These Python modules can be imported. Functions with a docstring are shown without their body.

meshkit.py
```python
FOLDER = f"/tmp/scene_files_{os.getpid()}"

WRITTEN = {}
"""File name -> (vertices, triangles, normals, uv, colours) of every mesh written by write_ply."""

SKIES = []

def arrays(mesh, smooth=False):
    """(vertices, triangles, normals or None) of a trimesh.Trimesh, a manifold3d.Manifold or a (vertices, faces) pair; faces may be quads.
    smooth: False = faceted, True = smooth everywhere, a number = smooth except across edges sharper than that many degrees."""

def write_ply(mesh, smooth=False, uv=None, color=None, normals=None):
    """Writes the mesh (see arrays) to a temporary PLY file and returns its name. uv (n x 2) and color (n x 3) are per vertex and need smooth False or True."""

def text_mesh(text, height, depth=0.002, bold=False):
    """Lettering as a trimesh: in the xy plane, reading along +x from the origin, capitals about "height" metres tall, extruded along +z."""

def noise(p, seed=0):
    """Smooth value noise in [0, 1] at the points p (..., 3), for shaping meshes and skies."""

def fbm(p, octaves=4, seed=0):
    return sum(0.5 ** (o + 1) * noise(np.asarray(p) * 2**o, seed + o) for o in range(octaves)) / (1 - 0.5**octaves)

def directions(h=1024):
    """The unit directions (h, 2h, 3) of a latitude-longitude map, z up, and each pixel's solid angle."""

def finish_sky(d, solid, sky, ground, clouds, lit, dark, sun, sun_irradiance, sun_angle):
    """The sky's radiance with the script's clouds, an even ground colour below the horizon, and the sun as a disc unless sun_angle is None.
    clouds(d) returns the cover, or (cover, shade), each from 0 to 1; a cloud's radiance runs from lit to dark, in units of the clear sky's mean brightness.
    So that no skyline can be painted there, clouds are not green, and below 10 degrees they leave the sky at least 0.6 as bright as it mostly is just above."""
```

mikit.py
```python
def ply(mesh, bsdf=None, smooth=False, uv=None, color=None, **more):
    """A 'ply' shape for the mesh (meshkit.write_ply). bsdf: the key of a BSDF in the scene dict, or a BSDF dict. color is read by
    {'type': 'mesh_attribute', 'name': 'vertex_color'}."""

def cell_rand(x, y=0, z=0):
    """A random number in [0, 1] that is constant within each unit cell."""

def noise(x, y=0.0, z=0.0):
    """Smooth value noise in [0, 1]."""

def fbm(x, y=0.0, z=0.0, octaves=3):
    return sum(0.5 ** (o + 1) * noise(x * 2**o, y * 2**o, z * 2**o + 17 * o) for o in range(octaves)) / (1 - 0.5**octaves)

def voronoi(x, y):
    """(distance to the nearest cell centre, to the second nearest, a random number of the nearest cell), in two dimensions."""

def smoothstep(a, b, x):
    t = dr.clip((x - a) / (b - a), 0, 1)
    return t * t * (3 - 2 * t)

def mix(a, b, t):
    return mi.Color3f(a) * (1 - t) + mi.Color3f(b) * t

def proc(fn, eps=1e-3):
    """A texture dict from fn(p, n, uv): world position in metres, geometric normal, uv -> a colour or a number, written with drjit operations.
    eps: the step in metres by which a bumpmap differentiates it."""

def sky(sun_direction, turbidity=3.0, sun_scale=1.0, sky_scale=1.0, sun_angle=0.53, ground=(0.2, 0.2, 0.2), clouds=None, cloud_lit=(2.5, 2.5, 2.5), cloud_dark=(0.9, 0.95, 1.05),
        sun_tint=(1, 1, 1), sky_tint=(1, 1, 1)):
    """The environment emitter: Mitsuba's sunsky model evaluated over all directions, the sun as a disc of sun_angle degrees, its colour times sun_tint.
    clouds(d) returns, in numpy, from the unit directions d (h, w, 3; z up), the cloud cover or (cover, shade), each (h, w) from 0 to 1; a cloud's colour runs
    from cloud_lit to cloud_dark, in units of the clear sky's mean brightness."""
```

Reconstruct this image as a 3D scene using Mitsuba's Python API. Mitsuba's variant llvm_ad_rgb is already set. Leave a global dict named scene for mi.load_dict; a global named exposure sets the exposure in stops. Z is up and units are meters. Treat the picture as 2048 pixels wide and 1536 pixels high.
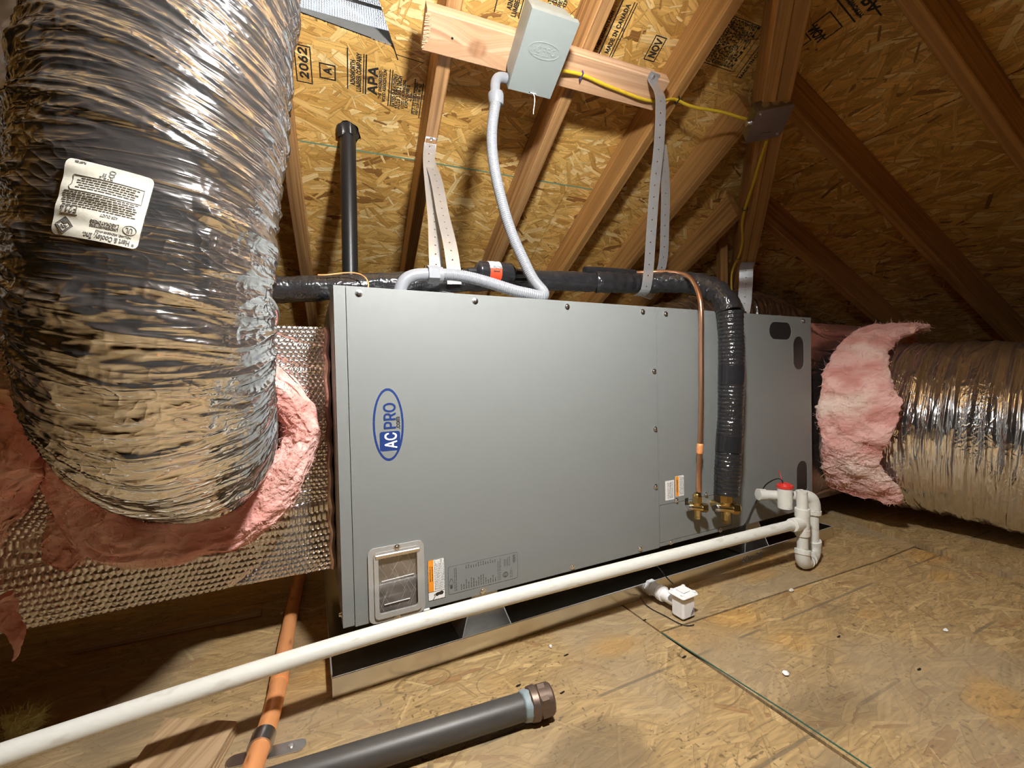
import math, random
import numpy as np, trimesh, shapely
import mitsuba as mi, drjit as dr
import mikit, meshkit
from mikit import proc, noise, fbm, smoothstep, mix
from shapely.geometry import Polygon, box as sbox, Point, LineString
from shapely import affinity
from scipy.interpolate import CubicSpline, PchipInterpolator
T4 = mi.ScalarTransform4f
random.seed(7); rng = np.random.default_rng(7)
scene, labels = {'type': 'scene'}, {}

# ---------------------------------------------------------------- camera, lamp, exposure
CAM = np.array([-.041, -.8196, .553]); YAW, PITCH, ROLL, FPX = .4466, -.0177, .0215, 842.05
fw = np.array([math.sin(YAW)*math.cos(PITCH), math.cos(YAW)*math.cos(PITCH), math.sin(PITCH)])
rt = np.array([math.cos(YAW), -math.sin(YAW), 0]); dn = np.cross(fw, rt)
dn = dn*math.cos(ROLL) - rt*math.sin(ROLL)
scene['camera'] = {'type': 'perspective', 'fov': math.degrees(2*math.atan(1024/FPX)), 'fov_axis': 'x', 'near_clip': .02, 'far_clip': 50,
                   'to_world': T4().look_at(origin=CAM.tolist(), target=(CAM+fw).tolist(), up=(-dn).tolist())}
LAMP = (.22, -.62, 1.19); LAMP_R = .045; LAMP_RGB = (560, 552, 534); LAMP_DIR = (0., .83, -.56)   # an LED work light and the way it faces
exposure = 1.05
scene['sky'] = {**mikit.sky((.3, .5, .6), sun_scale=0., sky_scale=9., sky_tint=(1.25, 1.1, .9), ground=(.3, .3, .3)), 'sampling_weight': .06}   # daylight, seen only through the roof vent

# ---------------------------------------------------------------- helpers
def uniq(key):
    if key not in scene and not any(k.startswith(key+'__') for k in scene) and key not in labels: return key
    i = 1
    while True:
        k = f'{key}_{i:03d}'
        if k not in scene and k not in labels and not any(q.startswith(k+'__') for q in scene): return k
        i += 1
def obj(key, mesh, bsdf, smooth=False, uv=None, label=None, cat=None, group=None, kind=None):
    key = uniq(key)
    scene[key] = mikit.ply(mesh, bsdf, smooth, uv=uv)
    tag(key, label, cat, group, kind)
    return key
def tag(key, label=None, cat=None, group=None, kind=None):
    d = {k: v for k, v in (('label', label), ('category', cat), ('group', group), ('kind', kind)) if v}
    if d: labels[key] = d
def thing(key, label, cat, group=None):
    key = uniq(key); tag(key, label, cat, group); return key
cat = trimesh.util.concatenate
N_ = lambda a: np.asarray(a, float)/np.linalg.norm(a)
def cbox(x0, x1, y0, y1, z0, z1, b=.002):
    pts = []
    for x, sx in ((x0, 1), (x1, -1)):
        for y, sy in ((y0, 1), (y1, -1)):
            for z, sz in ((z0, 1), (z1, -1)):
                pts += [(x+sx*b, y+sy*b, z), (x+sx*b, y, z+sz*b), (x, y+sy*b, z+sz*b)]
    return trimesh.convex.convex_hull(np.array(pts))
def frame_map(mesh, o, ex, ey, ez):
    m = mesh.copy(); M = np.eye(4); M[:3, 0], M[:3, 1], M[:3, 2], M[:3, 3] = ex, ey, ez, o
    m.apply_transform(M); return m
def frames(P):
    t = np.gradient(P, axis=0); t /= np.linalg.norm(t, axis=1, keepdims=True)
    a = np.cross(t[0], [0, 0, 1] if abs(t[0][2]) < .9 else [1, 0, 0]); a /= np.linalg.norm(a)
    A = [a]
    for i in range(1, len(P)):
        a = A[-1] - t[i]*np.dot(A[-1], t[i]); A.append(a/np.linalg.norm(a))
    A = np.array(A); return t, A, np.cross(t, A)
def curve(pts, step=.004, n=None):
    p = np.asarray(pts, float); d = np.r_[0, np.cumsum(np.linalg.norm(np.diff(p, axis=0), axis=1))]
    n = n or max(8, int(d[-1]/step))
    return (PchipInterpolator(d, p) if len(p) < 3 else CubicSpline(d, p))(np.linspace(0, d[-1], n))
def grid_faces(n, m, wrap=True):
    i, j = np.meshgrid(np.arange(n-1), np.arange(m if wrap else m-1), indexing='ij')
    a, b = i*m+j, i*m+(j+1) % m; c, d = b+m, a+m
    return np.stack([a, b, c, d], -1).reshape(-1, 4)
def tube(P, r, k=16, caps=True, ell=(1, 1)):
    P = np.asarray(P, float); t, A, B = frames(P); th = np.arange(k)*2*np.pi/k
    r = np.broadcast_to(np.asarray(r, float), (len(P),))
    V = P[:, None] + r[:, None, None]*(np.cos(th)[None, :, None]*A[:, None]*ell[0] + np.sin(th)[None, :, None]*B[:, None]*ell[1])
    V = V.reshape(-1, 3); q = grid_faces(len(P), k); F = np.vstack([q[:, [0, 1, 2]], q[:, [0, 2, 3]]])
    if caps:
        n = len(V); V = np.vstack([V, P[0], P[-1]]); j = np.arange(k); e = (len(P)-1)*k
        F = np.vstack([F, np.stack([j*0+n, (j+1) % k, j], 1), np.stack([j*0+n+1, e+j, e+(j+1) % k], 1)])
    return trimesh.Trimesh(V, F, process=False)
def stick(p0, p1, r, k=16): return tube(np.linspace(p0, p1, 2), r, k)
def lathe(p0, axis, prof, k=28):
    """prof: list of (distance along axis, radius)"""
    axis = N_(axis); prof = np.array(prof, float)
    a = N_(np.cross(axis, [0, 0, 1] if abs(axis[2]) < .9 else [1, 0, 0])); b = np.cross(axis, a); th = np.arange(k)*2*np.pi/k
    V = np.asarray(p0)+prof[:, :1, None].transpose(0, 2, 1)*axis + prof[:, 1][:, None, None]*(np.cos(th)[None, :, None]*a+np.sin(th)[None, :, None]*b)
    V = V.reshape(-1, 3); q = grid_faces(len(prof), k); F = np.vstack([q[:, [0, 1, 2]], q[:, [0, 2, 3]]])
    n = len(V); V = np.vstack([V, np.asarray(p0)+prof[0, 0]*axis, np.asarray(p0)+prof[-1, 0]*axis]); j = np.arange(k); e = (len(prof)-1)*k
    F = np.vstack([F, np.stack([j*0+n, (j+1) % k, j], 1), np.stack([j*0+n+1, e+j, e+(j+1) % k], 1)])
    m = trimesh.Trimesh(V, F, process=False)
    if m.volume < 0: m.invert()
    return m
def hexnut(p0, axis, r, h, rot=0):
    m = trimesh.creation.cylinder(r, h, sections=6); m.apply_transform(trimesh.transformations.rotation_matrix(rot, [0, 0, 1]))
    m.apply_translation([0, 0, h/2]); z = N_(axis); x = N_(np.cross(z, [0, 0, 1] if abs(z[2]) < .9 else [1, 0, 0]))
    return frame_map(m, p0, x, np.cross(z, x), z)
def ext(poly, h):
    gs = [g for g in getattr(poly, 'geoms', [poly]) if g.geom_type == 'Polygon' and g.area > 1e-9]
    return cat([trimesh.creation.extrude_polygon(g, h, engine='earcut') for g in gs])
def rrect(x0, x1, y0, y1, r): return sbox(x0+r, y0+r, x1-r, y1-r).buffer(r, quad_segs=6)
def ribbon(pts, width_dir, width, thick, holes=None, step=.01, n=None):
    """A flat strap bent along a path, with punched holes."""
    p = np.asarray(pts, float); dd = np.r_[0, np.cumsum(np.linalg.norm(np.diff(p, axis=0), axis=1))]; C = PchipInterpolator(dd, p)(np.arange(0, dd[-1]+.004, .004).clip(0, dd[-1]))
    d = np.r_[0, np.cumsum(np.linalg.norm(np.diff(C, axis=0), axis=1))]+np.arange(len(C))*1e-9; L = d[-1]
    flat = sbox(0, -width/2, L, width/2)
    if holes:
        flat = flat.difference(shapely.union_all([Point(x, y).buffer(.0022, quad_segs=3) for x in np.arange(.012, L-.005, holes) for y in (0,)]))
    ms = []
    for x in np.arange(0, L, step):
        piece = flat.intersection(sbox(x, -width/2, min(x+step, L), width/2))
        for g in getattr(piece, 'geoms', [piece]):
            if g.geom_type == 'Polygon' and g.area > 1e-9: ms.append(ext(g, thick))
    m = cat(ms); tt = np.gradient(C, d, axis=0); wd = np.asarray(width_dir, float)
    wd = np.broadcast_to(wd, C.shape); wd = wd - tt*(wd*tt).sum(1, keepdims=True); wd /= np.linalg.norm(wd, axis=1, keepdims=True); nn = np.cross(tt, wd)
    f = lambda a, s: np.stack([np.interp(s, d, a[:, i]) for i in range(3)], 1)
    v = m.vertices; nv = f(nn, v[:, 0])
    m.vertices = f(C, v[:, 0]) + f(wd, v[:, 0])*v[:, 1:2] + nv*(v[:, 2:3]-thick/2)
    return m

# ---------------------------------------------------------------- materials
def rgb(*c): return {'type': 'rgb', 'value': list(c)}
def pr(name, color, rough=.5, metal=0., **k):
    scene[name] = {'type': 'twosided', 'b': {'type': 'principled', 'base_color': color if isinstance(color, dict) else rgb(*color), 'roughness': rough, 'metallic': metal, **k}}
def hash2(x, y, s):
    x = mi.UInt32(mi.Int32(x)+1000000); y = mi.UInt32(mi.Int32(y)+1000000)
    h = x*374761393+y*668265263+mi.UInt32(s*2246822519 & 0xFFFFFFFF); h = (h ^ (h >> 15))*2246822519; h = (h ^ (h >> 13))*3266489917
    return h ^ (h >> 16)
def bits(h, k): return mi.Float((h >> (8*k)) & 0xFF)/255.0
def strands(x, y, spec):
    """Oriented strand board: layers of overlapping wood flakes; gives (tone, grain, gap) at a point in metres."""
    tone = 0.5+0.25*(noise(x*9, y*30)-.5); grain = noise(x*14, y*260); gap = mi.Float(0)
    for (cx, cy, hl, hw, spread, seed) in spec:
        gx, gy = dr.floor(x/cx), dr.floor(y/cy); best = mi.Float(-1)
        for a in (-1, 0, 1):
            for b in (-1, 0, 1):
                ix, iy = gx+a, gy+b
                h = hash2(ix, iy, seed); h2 = hash2(ix, iy, seed+77)
                px, py = (ix+bits(h, 0))*cx, (iy+bits(h, 1))*cy
                ang = (bits(h, 2)+bits(h2, 0)-1)*spread
                s, c = dr.sincos(ang)
                dx, dy = x-px, y-py
                u, v = dx*c+dy*s, dy*c-dx*s
                L = hl*(.5+.5*bits(h, 3)); W = hw*(.35+.65*bits(h2, 1))
                W = W*(1-.25*dr.square(u/L)) + .0016*(noise(u*160, iy*7+seed)-.5)
                L = L+.008*(noise(v*220, ix*5+seed)-.5)
                inside = (dr.abs(u) < L) & (dr.abs(v) < W)
                e = dr.minimum(L-dr.abs(u), W-dr.abs(v))
                pri = bits(h2, 2)+.001*a
                use = inside & (pri > best)
                best = dr.select(use, pri, best)
                tone = dr.select(use, bits(h2, 3), tone)
                grain = dr.select(use, noise(u*16+ix*3, v*330+iy*9), grain)
                gap = dr.select(use, dr.select(v > 0, 1-smoothstep(0, .0014, e), .25*(1-smoothstep(0, .0008, e))), gap)
    return tone, grain, gap
SPEC = ((.055, .030, .055, .012, 1.3, 11), (.070, .042, .068, .015, 1.0, 23), (.085, .065, .075, .013, 1.5, 37), (.045, .045, .030, .0045, 1.6, 51))
SPEC_F = ((.045, .022, .045, .009, .9, 61), (.060, .030, .055, .010, 1.1, 73), (.050, .045, .034, .0045, 1.5, 87))
def osb_roof(p, n, uv):
    x, y = uv.x, uv.y
    t, g, gap = strands(x, y, SPEC)
    c = mix((.50, .27, .065), (.74, .46, .14), smoothstep(.05, .75, t))
    c = mix(c, (.86, .64, .30), smoothstep(.76, .97, t))
    c = mix(c, (.28, .13, .035), smoothstep(.055, .025, t))
    c = c*(.80+.40*g)
    return c*(1-.72*gap)*(.88+.26*fbm(x*5, y*5))
def osb_floor(p, n, uv):
    x, y = uv.x, uv.y
    t, g, gap = strands(x, y, SPEC_F)
    c = mix((.29, .20, .097), (.40, .288, .15), smoothstep(.05, .9, t))
    c = mix(c, (.47, .355, .195), smoothstep(.86, .99, t))
    c = mix(c, (.25, .125, .052), .8*smoothstep(.05, .02, t))
    c = c*(.78+.4*g)*mi.Color3f(1.06, .98, .82)
    c = mix(c, (.335, .24, .125), .30)
    c = c*(1-.5*smoothstep(.80, .90, noise(x*210, y*210))*smoothstep(.4, .6, noise(x*11+4, y*11)))
    c = c*(1-.35*smoothstep(.014, .004, dr.abs(noise(x*7+2, y*16+9)-.5))*smoothstep(.5, .65, noise(x*5+7, y*5)))
    c = c*(.86+.28*noise(x*60, y*420))
    dust = smoothstep(.42, .72, fbm(x*4.3+9, y*4.3, 3))
    c = mix(c*(1-.38*gap), (.30, .235, .155), .55*dust)
    stain = smoothstep(.60, .80, fbm(x*3+31, y*6+7, 2))
    warm = smoothstep(.55, .75, fbm(x*4+71, y*7+3, 2))
    c = mix(c, c*mi.Color3f(1.22, .98, .58), .7*warm)
    c = mix(c, (.115, .085, .052), .55*stain)
    line = 0
    for (yy, x0, x1) in ((-.236, -.1, 3.), (-.442, -.3, 3.)):   # printed nailing lines of the boards
        line = line + smoothstep(.004, .0018, dr.abs(p.y-yy+.012*(p.x-.5)))*smoothstep(.35, .6, noise(p.x*14, yy*50))
    return mix(c, (.10, .085, .06), .6*dr.clip(line, 0, 1))
def wood(a, b, dark, seed, knots=()):
    def fn(p, n, uv):
        x, y = uv.x+seed, uv.y
        y2 = y+.012*(noise(x*2.3, seed)-.5)
        k = mi.Float(0)
        for kx, ky, kr in knots:
            dx, dy = (uv.x-kx), (uv.y-ky); d = dr.sqrt(dr.square(dx*.8)+dr.square(dy))
            y2 = y2+(.028*dr.exp(-dr.square(d/(kr*2.2))))*dr.select(dy > 0, 1, -1)
            k = k+smoothstep(kr, kr*.5, d)
        rings = noise(x*1.2, y2*150)*.6+noise(x*4, y2*420)*.4
        c = mix(a, b, smoothstep(.25, .8, rings))
        c = mix(c, dark, smoothstep(.66, .9, noise(x*3.2+5, y2*75))*.5)
        c = c*(.82+.36*fbm(x*2.2, y*14, 3))
        return mix(c, mi.Color3f(dark)*(.8+.5*noise(dr.sqrt(dr.square(x*150)+dr.square(y*300)))), .75*dr.clip(k, 0, 1)) if knots else c
    return proc(fn)
pr('osb_roof_mat', proc(osb_roof), .55, specular=.4)
pr('osb_floor_mat', proc(osb_floor), .6, specular=.4)
pr('rafter_mat', wood((.50, .265, .085), (.37, .18, .054), (.20, .09, .027), 1.7), .6)
pr('rafter_weathered_mat', wood((.45, .25, .10), (.27, .135, .05), (.14, .066, .025), 5.2), .6)
pr('new_pine_mat', wood((.62, .40, .25), (.50, .29, .16), (.30, .15, .075), 3.1, ((.135, .05, .026),)), .55)
pr('plank_mat', wood((.42, .29, .165), (.31, .20, .105), (.17, .10, .05), 8.3), .65)
pr('edge_paint_mat', (.17, .30, .20), .6)
pr('seam_paint_mat', (.025, .075, .05), .7)
pr('gap_mat', (.012, .009, .006), .9)
pr('ink_mat', (.022, .018, .014), .7)
pr('gray_paint_mat', (.205, .217, .212), .42, specular=.45)
pr('box_paint_mat', (.235, .265, .255), .38, specular=.45)
pr('dark_mat', (.012, .012, .013), .5)
pr('rubber_mat', (.02, .02, .021), .35)
pr('black_tape_mat', (.016, .016, .018), .22, specular=.6)
def wrinkle_black(p, n, uv): return .5*noise(p.x*70, p.y*70, p.z*45)+.5*dr.abs(noise(p.x*160, p.y*160, p.z*90)-.5)
scene['black_film_mat'] = {'type': 'bumpmap', 'arbitrary': proc(wrinkle_black, 4e-4), 'scale': .004, 'b': {'type': 'principled', 'base_color': rgb(.018, .018, .02), 'roughness': .2, 'specular': .7}}
def crinkle(p, n, uv):
    m = smoothstep(.35, .75, noise(p.x*16+3, p.y*16, p.z*22))
    a = 1-dr.abs(2*noise(p.x*48, p.y*48, p.z*105)-1); b = 1-dr.abs(2*noise(p.x*120+5, p.y*120, p.z*190)-1)
    return .6*a*a*a*(.35+.9*m)+.4*b*b*m
def duct_crease(p, n, uv):                       # uv: metres along the duct, metres around it
    x = uv.x+.012*noise(uv.x*9, uv.y*7); y = uv.y
    m = smoothstep(.35, .8, noise(x*14+3, y*9))
    a = 1-dr.abs(2*noise(x*85, y*9)-1); b = 1-dr.abs(2*noise(x*190+5, y*22)-1); c = 1-dr.abs(2*noise(x*110+y*60, y*75-x*40)-1)
    d = 1-dr.abs(2*noise(x*310, y*30+7)-1)
    return .55*a*a*a*a+.28*b*b*b+.40*c*c*c*m+.10*d*d*d
def foil(name, c, rough, scale, fn=crinkle):
    scene[name] = {'type': 'bumpmap', 'arbitrary': proc(fn, 3e-4), 'scale': scale, 'b': {'type': 'principled', 'base_color': rgb(*c), 'roughness': rough, 'metallic': .97}}
foil('foil_mat', (.90, .91, .925), .12, .0018, duct_crease)
foil('bubble_foil_mat', (.80, .78, .75), .24, .0006)
foil('pink_foil_mat', (.70, .52, .48), .34, .0008)
def galv(p, n, uv):
    s = noise(p.x*60, p.y*60, p.z*60); q = noise(p.x*170+3, p.y*170, p.z*170)
    return mix((.50, .51, .52), (.66, .67, .68), .6*s+.4*q)
pr('dusty_foil_mat', (.66, .66, .66), .35, .5)
pr('galvanized_mat', proc(galv), .33, 1.)
pr('strap_mat', (.66, .67, .68), .36, .72)
pr('pan_mat', (.70, .68, .63), .19, 1.)
pr('steel_box_mat', (.34, .34, .33), .38, 1.)
pr('screw_mat', (.78, .78, .78), .25, 1.)
pr('copper_mat', (.80, .44, .27), .28, .95)
def oldcopper(p, n, uv): return mix((.88, .38, .15), (.50, .18, .07), smoothstep(.55, .8, fbm(p.x*60, p.y*22, p.z*60)))
pr('old_copper_mat', proc(oldcopper), .4, .35)
pr('brass_mat', (.62, .44, .17), .24, 1.)
def pvcf(p, n, uv): return mix((.66, .655, .60), (.46, .43, .35), .55*smoothstep(.62, .78, fbm(p.x*30, p.y*60, p.z*60)))
pr('pvc_mat', proc(pvcf), .25, specular=.5, clearcoat=.3, clearcoat_gloss=.9)
pr('white_plastic_mat', (.80, .80, .80), .35)
pr('gray_pvc_mat', (.55, .56, .58), .4)
pr('conduit_mat', (.225, .235, .255), .33, specular=.5)
pr('red_plastic_mat', (.62, .035, .025), .4)
pr('yellow_cable_mat', (.68, .47, .03), .4)
pr('abs_mat', (.016, .016, .017), .38)
def steelpipe(p, n, uv): return mix((.055, .052, .05), (.085, .08, .072), fbm(p.x*25, p.y*80, p.z*80))
pr('black_steel_mat', proc(steelpipe), .45, .25)
pr('cast_fitting_mat', (.17, .12, .095), .42, .7)
pr('blue_sealant_mat', (.22, .28, .30), .5)
pr('vent_white_mat', (.85, .88, .92), .5)
pr('vent_gray_mat', (.30, .30, .29), .45, .3)
pr('logo_blue_mat', (.012, .035, .16), .45)
pr('label_white_mat', (.78, .78, .76), .5)
pr('label_orange_mat', (.85, .30, .02), .5)
pr('label_red_mat', (.80, .06, .02), .5)
def paperf(p, n, uv): return mix((.70, .67, .57), (.56, .53, .44), smoothstep(.45, .75, fbm(p.x*40, p.y*40, p.z*60)))
pr('paper_mat', proc(paperf), .45)
pr('print_mat', (.05, .05, .055), .6)
pr('label_ink_mat', (.16, .155, .14), .6)
pr('print_gray_mat', (.14, .14, .145), .6)
def pinkf(p, n, uv):
    a = fbm(p.x*22, p.y*22, p.z*22, 4); b = noise(p.x*9+3, p.y*9, p.z*9)
    c = mix((.62, .29, .25), (.76, .47, .42), smoothstep(.3, .7, a))*1.07; c = mix(c, (.84, .70, .60), .8*smoothstep(.52, .78, b)); return mix(c, (.54, .21, .17), .6*smoothstep(.60, .8, fbm(p.x*14+9, p.y*14, p.z*14)))
scene['pink_mat'] = {'type': 'twosided', 'b': {'type': 'bumpmap', 'arbitrary': proc(lambda p, n, uv: fbm(p.x*130, p.y*130, p.z*130, 3), 4e-4), 'scale': .006,
                     'b2': {'type': 'principled', 'base_color': proc(pinkf), 'roughness': .95, 'specular': .1, 'sheen': .4}}}
pr('pink_fiber_mat', (.76, .48, .43), .95, specular=.1)
pr('yellow_fiber_mat', (.50, .46, .20), .95, specular=.1)
def filt(p, n, uv): return mix((.10, .085, .075), (.20, .17, .15), noise(p.x*60+p.z*60, p.z*20))
pr('filter_mat', proc(filt), .6)
pr('fiber_mat', (.42, .38, .34), .6)
scene['clear_mat'] = {'type': 'thindielectric', 'int_ior': 1.45}
pr('clear_rim_mat', (.33, .32, .30), .18, specular=.8, clearcoat=.6)
pr('blue_staple_mat', (.06, .06, .22), .5)

# ---------------------------------------------------------------- house frame: roof planes are laid out in it, 4 degrees off the unit
AL, TH = math.radians(4), math.radians(26.57)
U = np.array([math.sin(AL), math.cos(AL), 0]); V = np.array([math.cos(AL), -math.sin(AL), 0]); Z = np.array([0, 0, 1.])
WA, NA = math.cos(TH)*U-math.sin(TH)*Z, math.cos(TH)*Z+math.sin(TH)*U
WB, NB = math.cos(TH)*V-math.sin(TH)*Z, math.cos(TH)*Z+math.sin(TH)*V
DS, DB = 1.37, 1.25                      # sheathing and rafter undersides of the rear slope
HC = .335; DSB = DS+math.sin(TH)*HC; DBB = DB+math.sin(TH)*HC
UR = -2.2                                 # ridge
def RA(v, w, D): return CAM+v*V+w*WA+D*NA
def RB(u, w, D): return CAM+u*U+w*WB+D*NB
def slab(poly, R, D0, D1, e1, e2, e3, key, mat, off=(0, 0), **k):
    m = ext(poly, D1-D0); uv = m.vertices[:, :2]+np.array(off)
    m = frame_map(m, R(0, 0, D0), e1, e2, e3)
    if np.dot(np.cross(e1, e2), e3) < 0: m.invert()
    v, f = m.vertices[m.faces].reshape(-1, 3), np.arange(len(m.faces)*3).reshape(-1, 3)
    return obj(key, (v, f), mat, uv=uv[m.faces].reshape(-1, 2), **k)

# roof shell (hip roof): rear slope A, right slope B, and the two slopes behind and to the left of the view
W_R, W_E = (UR-DS*math.sin(TH))/math.cos(TH), 4.05
hipA = lambda w: math.cos(TH)*w+DS*math.sin(TH)+HC
LEFT = -5.5
polyA = Polygon([(hipA(W_R), W_R), (hipA(W_E), W_E), (LEFT-hipA(W_E)+hipA(W_R), W_E), (LEFT, W_R)])
WB_R = ((UR+HC)-DSB*math.sin(TH))/math.cos(TH); dW = W_E-W_R
polyB = Polygon([(UR, WB_R), (UR+dW*math.cos(TH), WB_R+dW), (UR-dW*math.cos(TH), WB_R+dW)])
vent_hole = Polygon([(-.125, .655), (.153, .682), (.104, .575), (.03, .415), (-.125, .40)])
pipe_hole = Polygon([(.033+.034*math.cos(a)*(1+.12*math.sin(5*a)), .957+.042*math.sin(a)*(1+.1*math.cos(3*a))) for a in np.linspace(0, 6.28, 22)[:-1]])
tag('ceiling', 'sloping hip roof of strand board sheathing on rafters', kind='structure')
pan_keys = []
SEAM_W = 1.012
for r in range(-3, 4):
    w0 = SEAM_W+1.22*(r-1)
    for c in range(-6, 4):
        v0 = -.35+2.44*c+(1.22 if r % 2 else 0)
        p = sbox(v0+.0015, w0+.0015, v0+2.4385, w0+1.2185).intersection(polyA).difference(vent_hole).difference(pipe_hole)
        if p.area < .002: continue
        k = slab(p, RA, DS, DS+.012, V, WA, NA, 'ceiling__panel', 'osb_roof_mat', (10+c*3.7, 5+r*2.9)); pan_keys.append((k, p))
for r in range(-3, 6):
    w0 = 1.195*1.53+1.22*(r-2)-.62
    for c in range(-5, 3):
        u0 = -.55+2.44*c+(1.22 if r % 2 else 0)
        p = sbox(u0+.002, w0+.002, u0+2.438, w0+1.218).intersection(polyB)
        if p.area < .002: continue
        k = slab(p, RB, DSB, DSB+.012, U, WB, NB, 'ceiling__panel', 'osb_roof_mat', (31+c*3.3, 17+r*2.7)); pan_keys.append((k, p))
slab(polyA.buffer(.03).difference(vent_hole), RA, DS+.0125, DS+.018, V, WA, NA, 'ceiling__roofing', 'gap_mat')
slab(polyB.buffer(.03), RB, DSB+.0125, DSB+.018, U, WB, NB, 'ceiling__roofing', 'gap_mat')
# far slopes, behind the camera and to the left
ridge = [CAM+hipA(W_R)*V+UR*U, CAM+LEFT*V+UR*U]; zr = RA(0, W_R, DS)[2]
def far_slope(pts, e1, e2):
    P = np.array(pts); m = trimesh.Trimesh(P, [[0, 1, 2], [0, 2, 3]] if len(P) == 4 else [[0, 1, 2]], process=False)
    uv = np.stack([(P-CAM)@e1, (P-CAM)@e2], 1)+40
    obj('ceiling__panel', m, 'osb_roof_mat', uv=uv)
a0, a1 = (np.array([*q[:2], zr]) for q in ridge); zE = RA(0, W_E, DS)[2]; run = (zr-zE)/math.tan(TH)
far_slope([a0, a1, np.array([*(a1-run*V-run*U)[:2], zE]), np.array([*(a0+run*V-run*U)[:2], zE])], V, N_(-U*math.cos(TH)-Z*math.sin(TH)))
far_slope([a1, np.array([*(a1-run*V-run*U)[:2], zE]), np.array([*(a1-run*V+run*U)[:2], zE])], U, N_(-V*math.cos(TH)-Z*math.sin(TH)))
kA = next(k for k, p in pan_keys if p.contains(Point(.1, .80)))
kA2 = next(k for k, p in pan_keys if p.contains(Point(.1, 1.2)))
kA3 = next((k for k, p in pan_keys if p.contains(Point(1.05, .45))), kA)
kBs = [k for k, p in pan_keys[len([1 for k, p in pan_keys if 0]):]]
# the green painted edges of the sheets, seen as a line between them
for (v0, v1) in ((-.117, .26), (.30, .63), (.67, .99)):
    slab(sbox(v0, SEAM_W-.003, v1, SEAM_W+.002), RA, DS-.0006, DS-.0001, V, WA, NA, 'ceiling__painted_edge', 'edge_paint_mat', label='green painted sheet edge' if v0 < 0 else None)
slab(LineString([(.146, .668), (.163, .705)]).buffer(.0015), RA, DS-.0006, DS-.0001, V, WA, NA, 'ceiling__saw_cut', 'gap_mat')
slab(LineString([(.160, .693), (.235, .697)]).buffer(.0008), RA, DS-.0006, DS-.0001, V, WA, NA, 'ceiling__saw_cut', 'gap_mat')

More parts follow.
